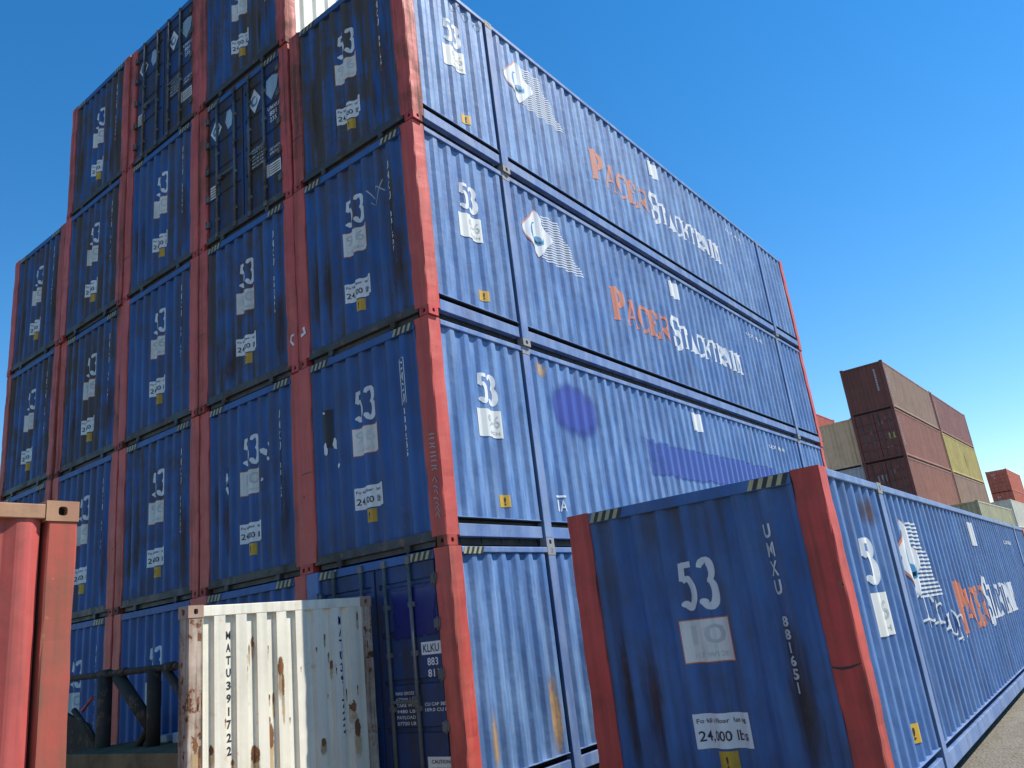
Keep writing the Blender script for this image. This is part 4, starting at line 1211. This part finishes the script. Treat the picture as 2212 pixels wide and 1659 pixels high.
tb('brace', (-6.4, -1.2, 1.5), (-5.6, -1.2, 1.0), .04)
tb('collar', (-5.66, -1.2, 1.942), (-5.40, -1.2, 1.942), .058)
tb('collar', (-5.12, -1.2, 1.938), (-4.95, -1.2, 1.938), .056)
tb('collar', (-3.96, -1.2, 1.933), (-3.75, -1.2, 1.933), .058)
tb('lower_tube', (-6.8, -1.2, .78), (-5.5, -1.2, .78), .04)
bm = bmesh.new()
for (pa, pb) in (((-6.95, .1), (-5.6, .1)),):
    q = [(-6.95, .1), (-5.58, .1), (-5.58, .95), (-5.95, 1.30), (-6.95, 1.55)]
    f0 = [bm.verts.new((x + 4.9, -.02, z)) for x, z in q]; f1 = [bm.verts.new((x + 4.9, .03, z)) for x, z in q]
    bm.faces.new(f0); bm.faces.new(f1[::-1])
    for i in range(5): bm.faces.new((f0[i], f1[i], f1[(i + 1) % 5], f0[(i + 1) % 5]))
link('shade_plate', mesh(bm, 'shade_plate', 'steel_dark'), tt, color=(.5, .2, .5))  # dark sheet added to stand in for the deep shade beside the posts
tb('brace', (-4.27, -1.2, 1.3), (-4.6, -1.2, 1.0), .045)
bm = bmesh.new(); tube(bm, (-6.05 + 4.9, -.05, 1.48), (-5.75 + 4.9, -.05, 1.66), .022, 8); link('red_strut', mesh(bm, 'red_strut', 'post_red'), tt, color=(.2, .5, .5))

# ------------------------------------------------------------------ background yard
BA = R(-1.35)
H = 2.896
def along(x0, y0, dist): return (x0 - math.sin(BA) * dist, y0 + math.cos(BA) * dist)
bx, by = -2.62 - 1.219, 42.1
grp = 'brown containers in the far stack'
def bgc(i, row, label, panel, end='panel', decals=(), dirt=.25):
    p = along(bx, by, 6.096 + i * 12.6)
    t = place_iso(label, (p[0], p[1], (row - 1) * H), BA, panel=panel, end=end, decals=decals, dirt=dirt, group=grp)
    if i == 0:
        for ch in t.children:
            if ch.name.startswith(('end_panel', 'top_end', 'bottom_end', 'door', 'corner_post', 'corner_cast')):
                ch.material_slots[0].link = 'OBJECT'; ch.material_slots[0].material = M['maroon']
    return t
tick = ('side', lambda b: [rect(b, .45, .62, 2.30 - k * .16, 2.42 - k * .16) for k in range(11)], 'faint', 'painted_code')
tickf = ('end', lambda b: [rect(b, .62, .70, 2.35 - k * .15, 2.46 - k * .15) for k in range(9)], 'faint', 'painted_code')
dmark = ('end', lambda b: (rect(b, .15, .45, 2.05, 2.3), rect(b, .55, .85, 2.35, 2.45), rect(b, -.4, -.2, 1.6, 1.85), rect(b, .2, .8, .65, .75)), 'brown_pink', 'painted_lettering')
dyel = ('end', lambda b: (rect(b, .45, 1.0, 1.15, 1.5),), 'yellow_box', 'sticker')
dwht = ('end', lambda b: (rect(b, -.55, -.1, 1.7, 2.1),), 'faint', 'placard')
LB = {1: 'hidden at the base', 2: 'second from the ground'}
b5 = bgc(0, 5, 'dark brown container with faded tan side, highest in the far stack', 'brown_grey', decals=(tick, tickf))

bgc(0, 4, 'brown barred-door container with a yellow sticker, under the highest far one', 'brown', 'door', (tick, dmark, dyel))
bgc(0, 3, 'brown barred-door container with a white placard, third up in the far stack', 'brown', 'door', (dmark, dwht))
bgc(0, 2, 'brown container second from the ground at the front of the far stack', 'brown')
bgc(0, 1, 'brown container on the ground at the front of the far stack', 'brown_pink')
bgc(1, 5, 'purplish brown container at the back of the far stack, on the yellow one', 'brown_pink', decals=(tick,))
bgc(1, 4, 'yellow container in the far brown stack with a dark upright mark', 'yellow_box', decals=(('side', lambda b: rect(b, 6.2, 6.75, .55, 2.3), 'green_mark', 'painted_mark'),) if False else (('side', lambda b: rect(b, 6.3, 6.8, .5, 2.3), 'grime', 'painted_mark'),))
bgc(1, 3, 'faded brown container directly below the yellow one in the far stack', 'brown_grey')
bgc(1, 2, 'brown container two below the yellow one in the far stack', 'brown')
bgc(1, 1, 'brown container on the ground below the yellow one in the far stack', 'brown_pink')
# beige column left of the brown stack
for row, pan, lab in ((4, 'beige', 'beige corrugated container between the tall blue stack and the far brown stack'), (3, 'grey', 'light grey container directly under the beige one'), (2, 'beige', 'beige container second from the ground left of the far brown stack'), (1, 'grey', 'grey container on the ground left of the far brown stack')):
    p = along(-4.90 - 1.36, 42.4, 6.096)
    place_iso(lab, (p[0], p[1], (row - 1) * H), BA, panel=pan, dirt=.2)
p = (-10.9, 50.2)
for row in (5, 4, 3, 2, 1):
    place_iso('orange red container peeking over the beige one' if row == 5 else 'orange red container of the pile behind the beige one, number %s from its base' % ('', 'one', 'two', 'three', 'four')[row], (p[0], p[1], (row - 1) * H), BA, panel='orange_red', dirt=.1)
# right hand far stacks
for row in (5, 4, 3, 2, 1):
    place_iso(['', 'red container at the base of the farthest right pile', 'red container second up in the farthest right pile', 'red container third up in the farthest right pile', 'red barred container just under the highest one at the right edge', 'bright red container highest at the right edge of the view'][row], (-5.45, 113.5 + 6.1, (row - 1) * H), R(-1.5), panel='orange_red', end='door' if row > 3 else 'panel', dirt=.12,
              decals=(('end', lambda b: (rect(b, -.6, -.25, 2.2, 2.4), rect(b, -.4, -.15, 1.8, 2.0)), 'mark', 'placard'),) if row > 3 else ())
for row in (2, 1):
    p = along(-0.02 - 1.22, 43.9, 6.096)
    place_iso(['', 'pale green container on the ground right of the far brown stack', 'pale green container on top of the low pile right of the far brown stack'][row], (p[0], p[1], (row - 1) * H), BA, panel='green', dirt=.3)
for row in (3, 2, 1):
    p = along(-2.49 - 1.22, 87.3, 6.096)
    place_iso(['', 'cream container on the ground at the far right edge of the view', 'cream container second up at the far right edge of the view', 'cream container highest at the far right edge, behind the pale green one'][row], (p[0], p[1], (row - 1) * H), BA, panel='cream', dirt=.3)

# the near box sits on a yard that falls away slightly: tip it about its front foot
PT = -0.0062
near_box.rotation_euler = (PT, 0, FA)
d0 = Vector((0, -HY, 0)); 
rot = near_box.rotation_euler.to_matrix()
foot0 = Matrix.Rotation(FA, 3, 'Z') @ d0
near_box.location = fc + foot0 - rot @ d0
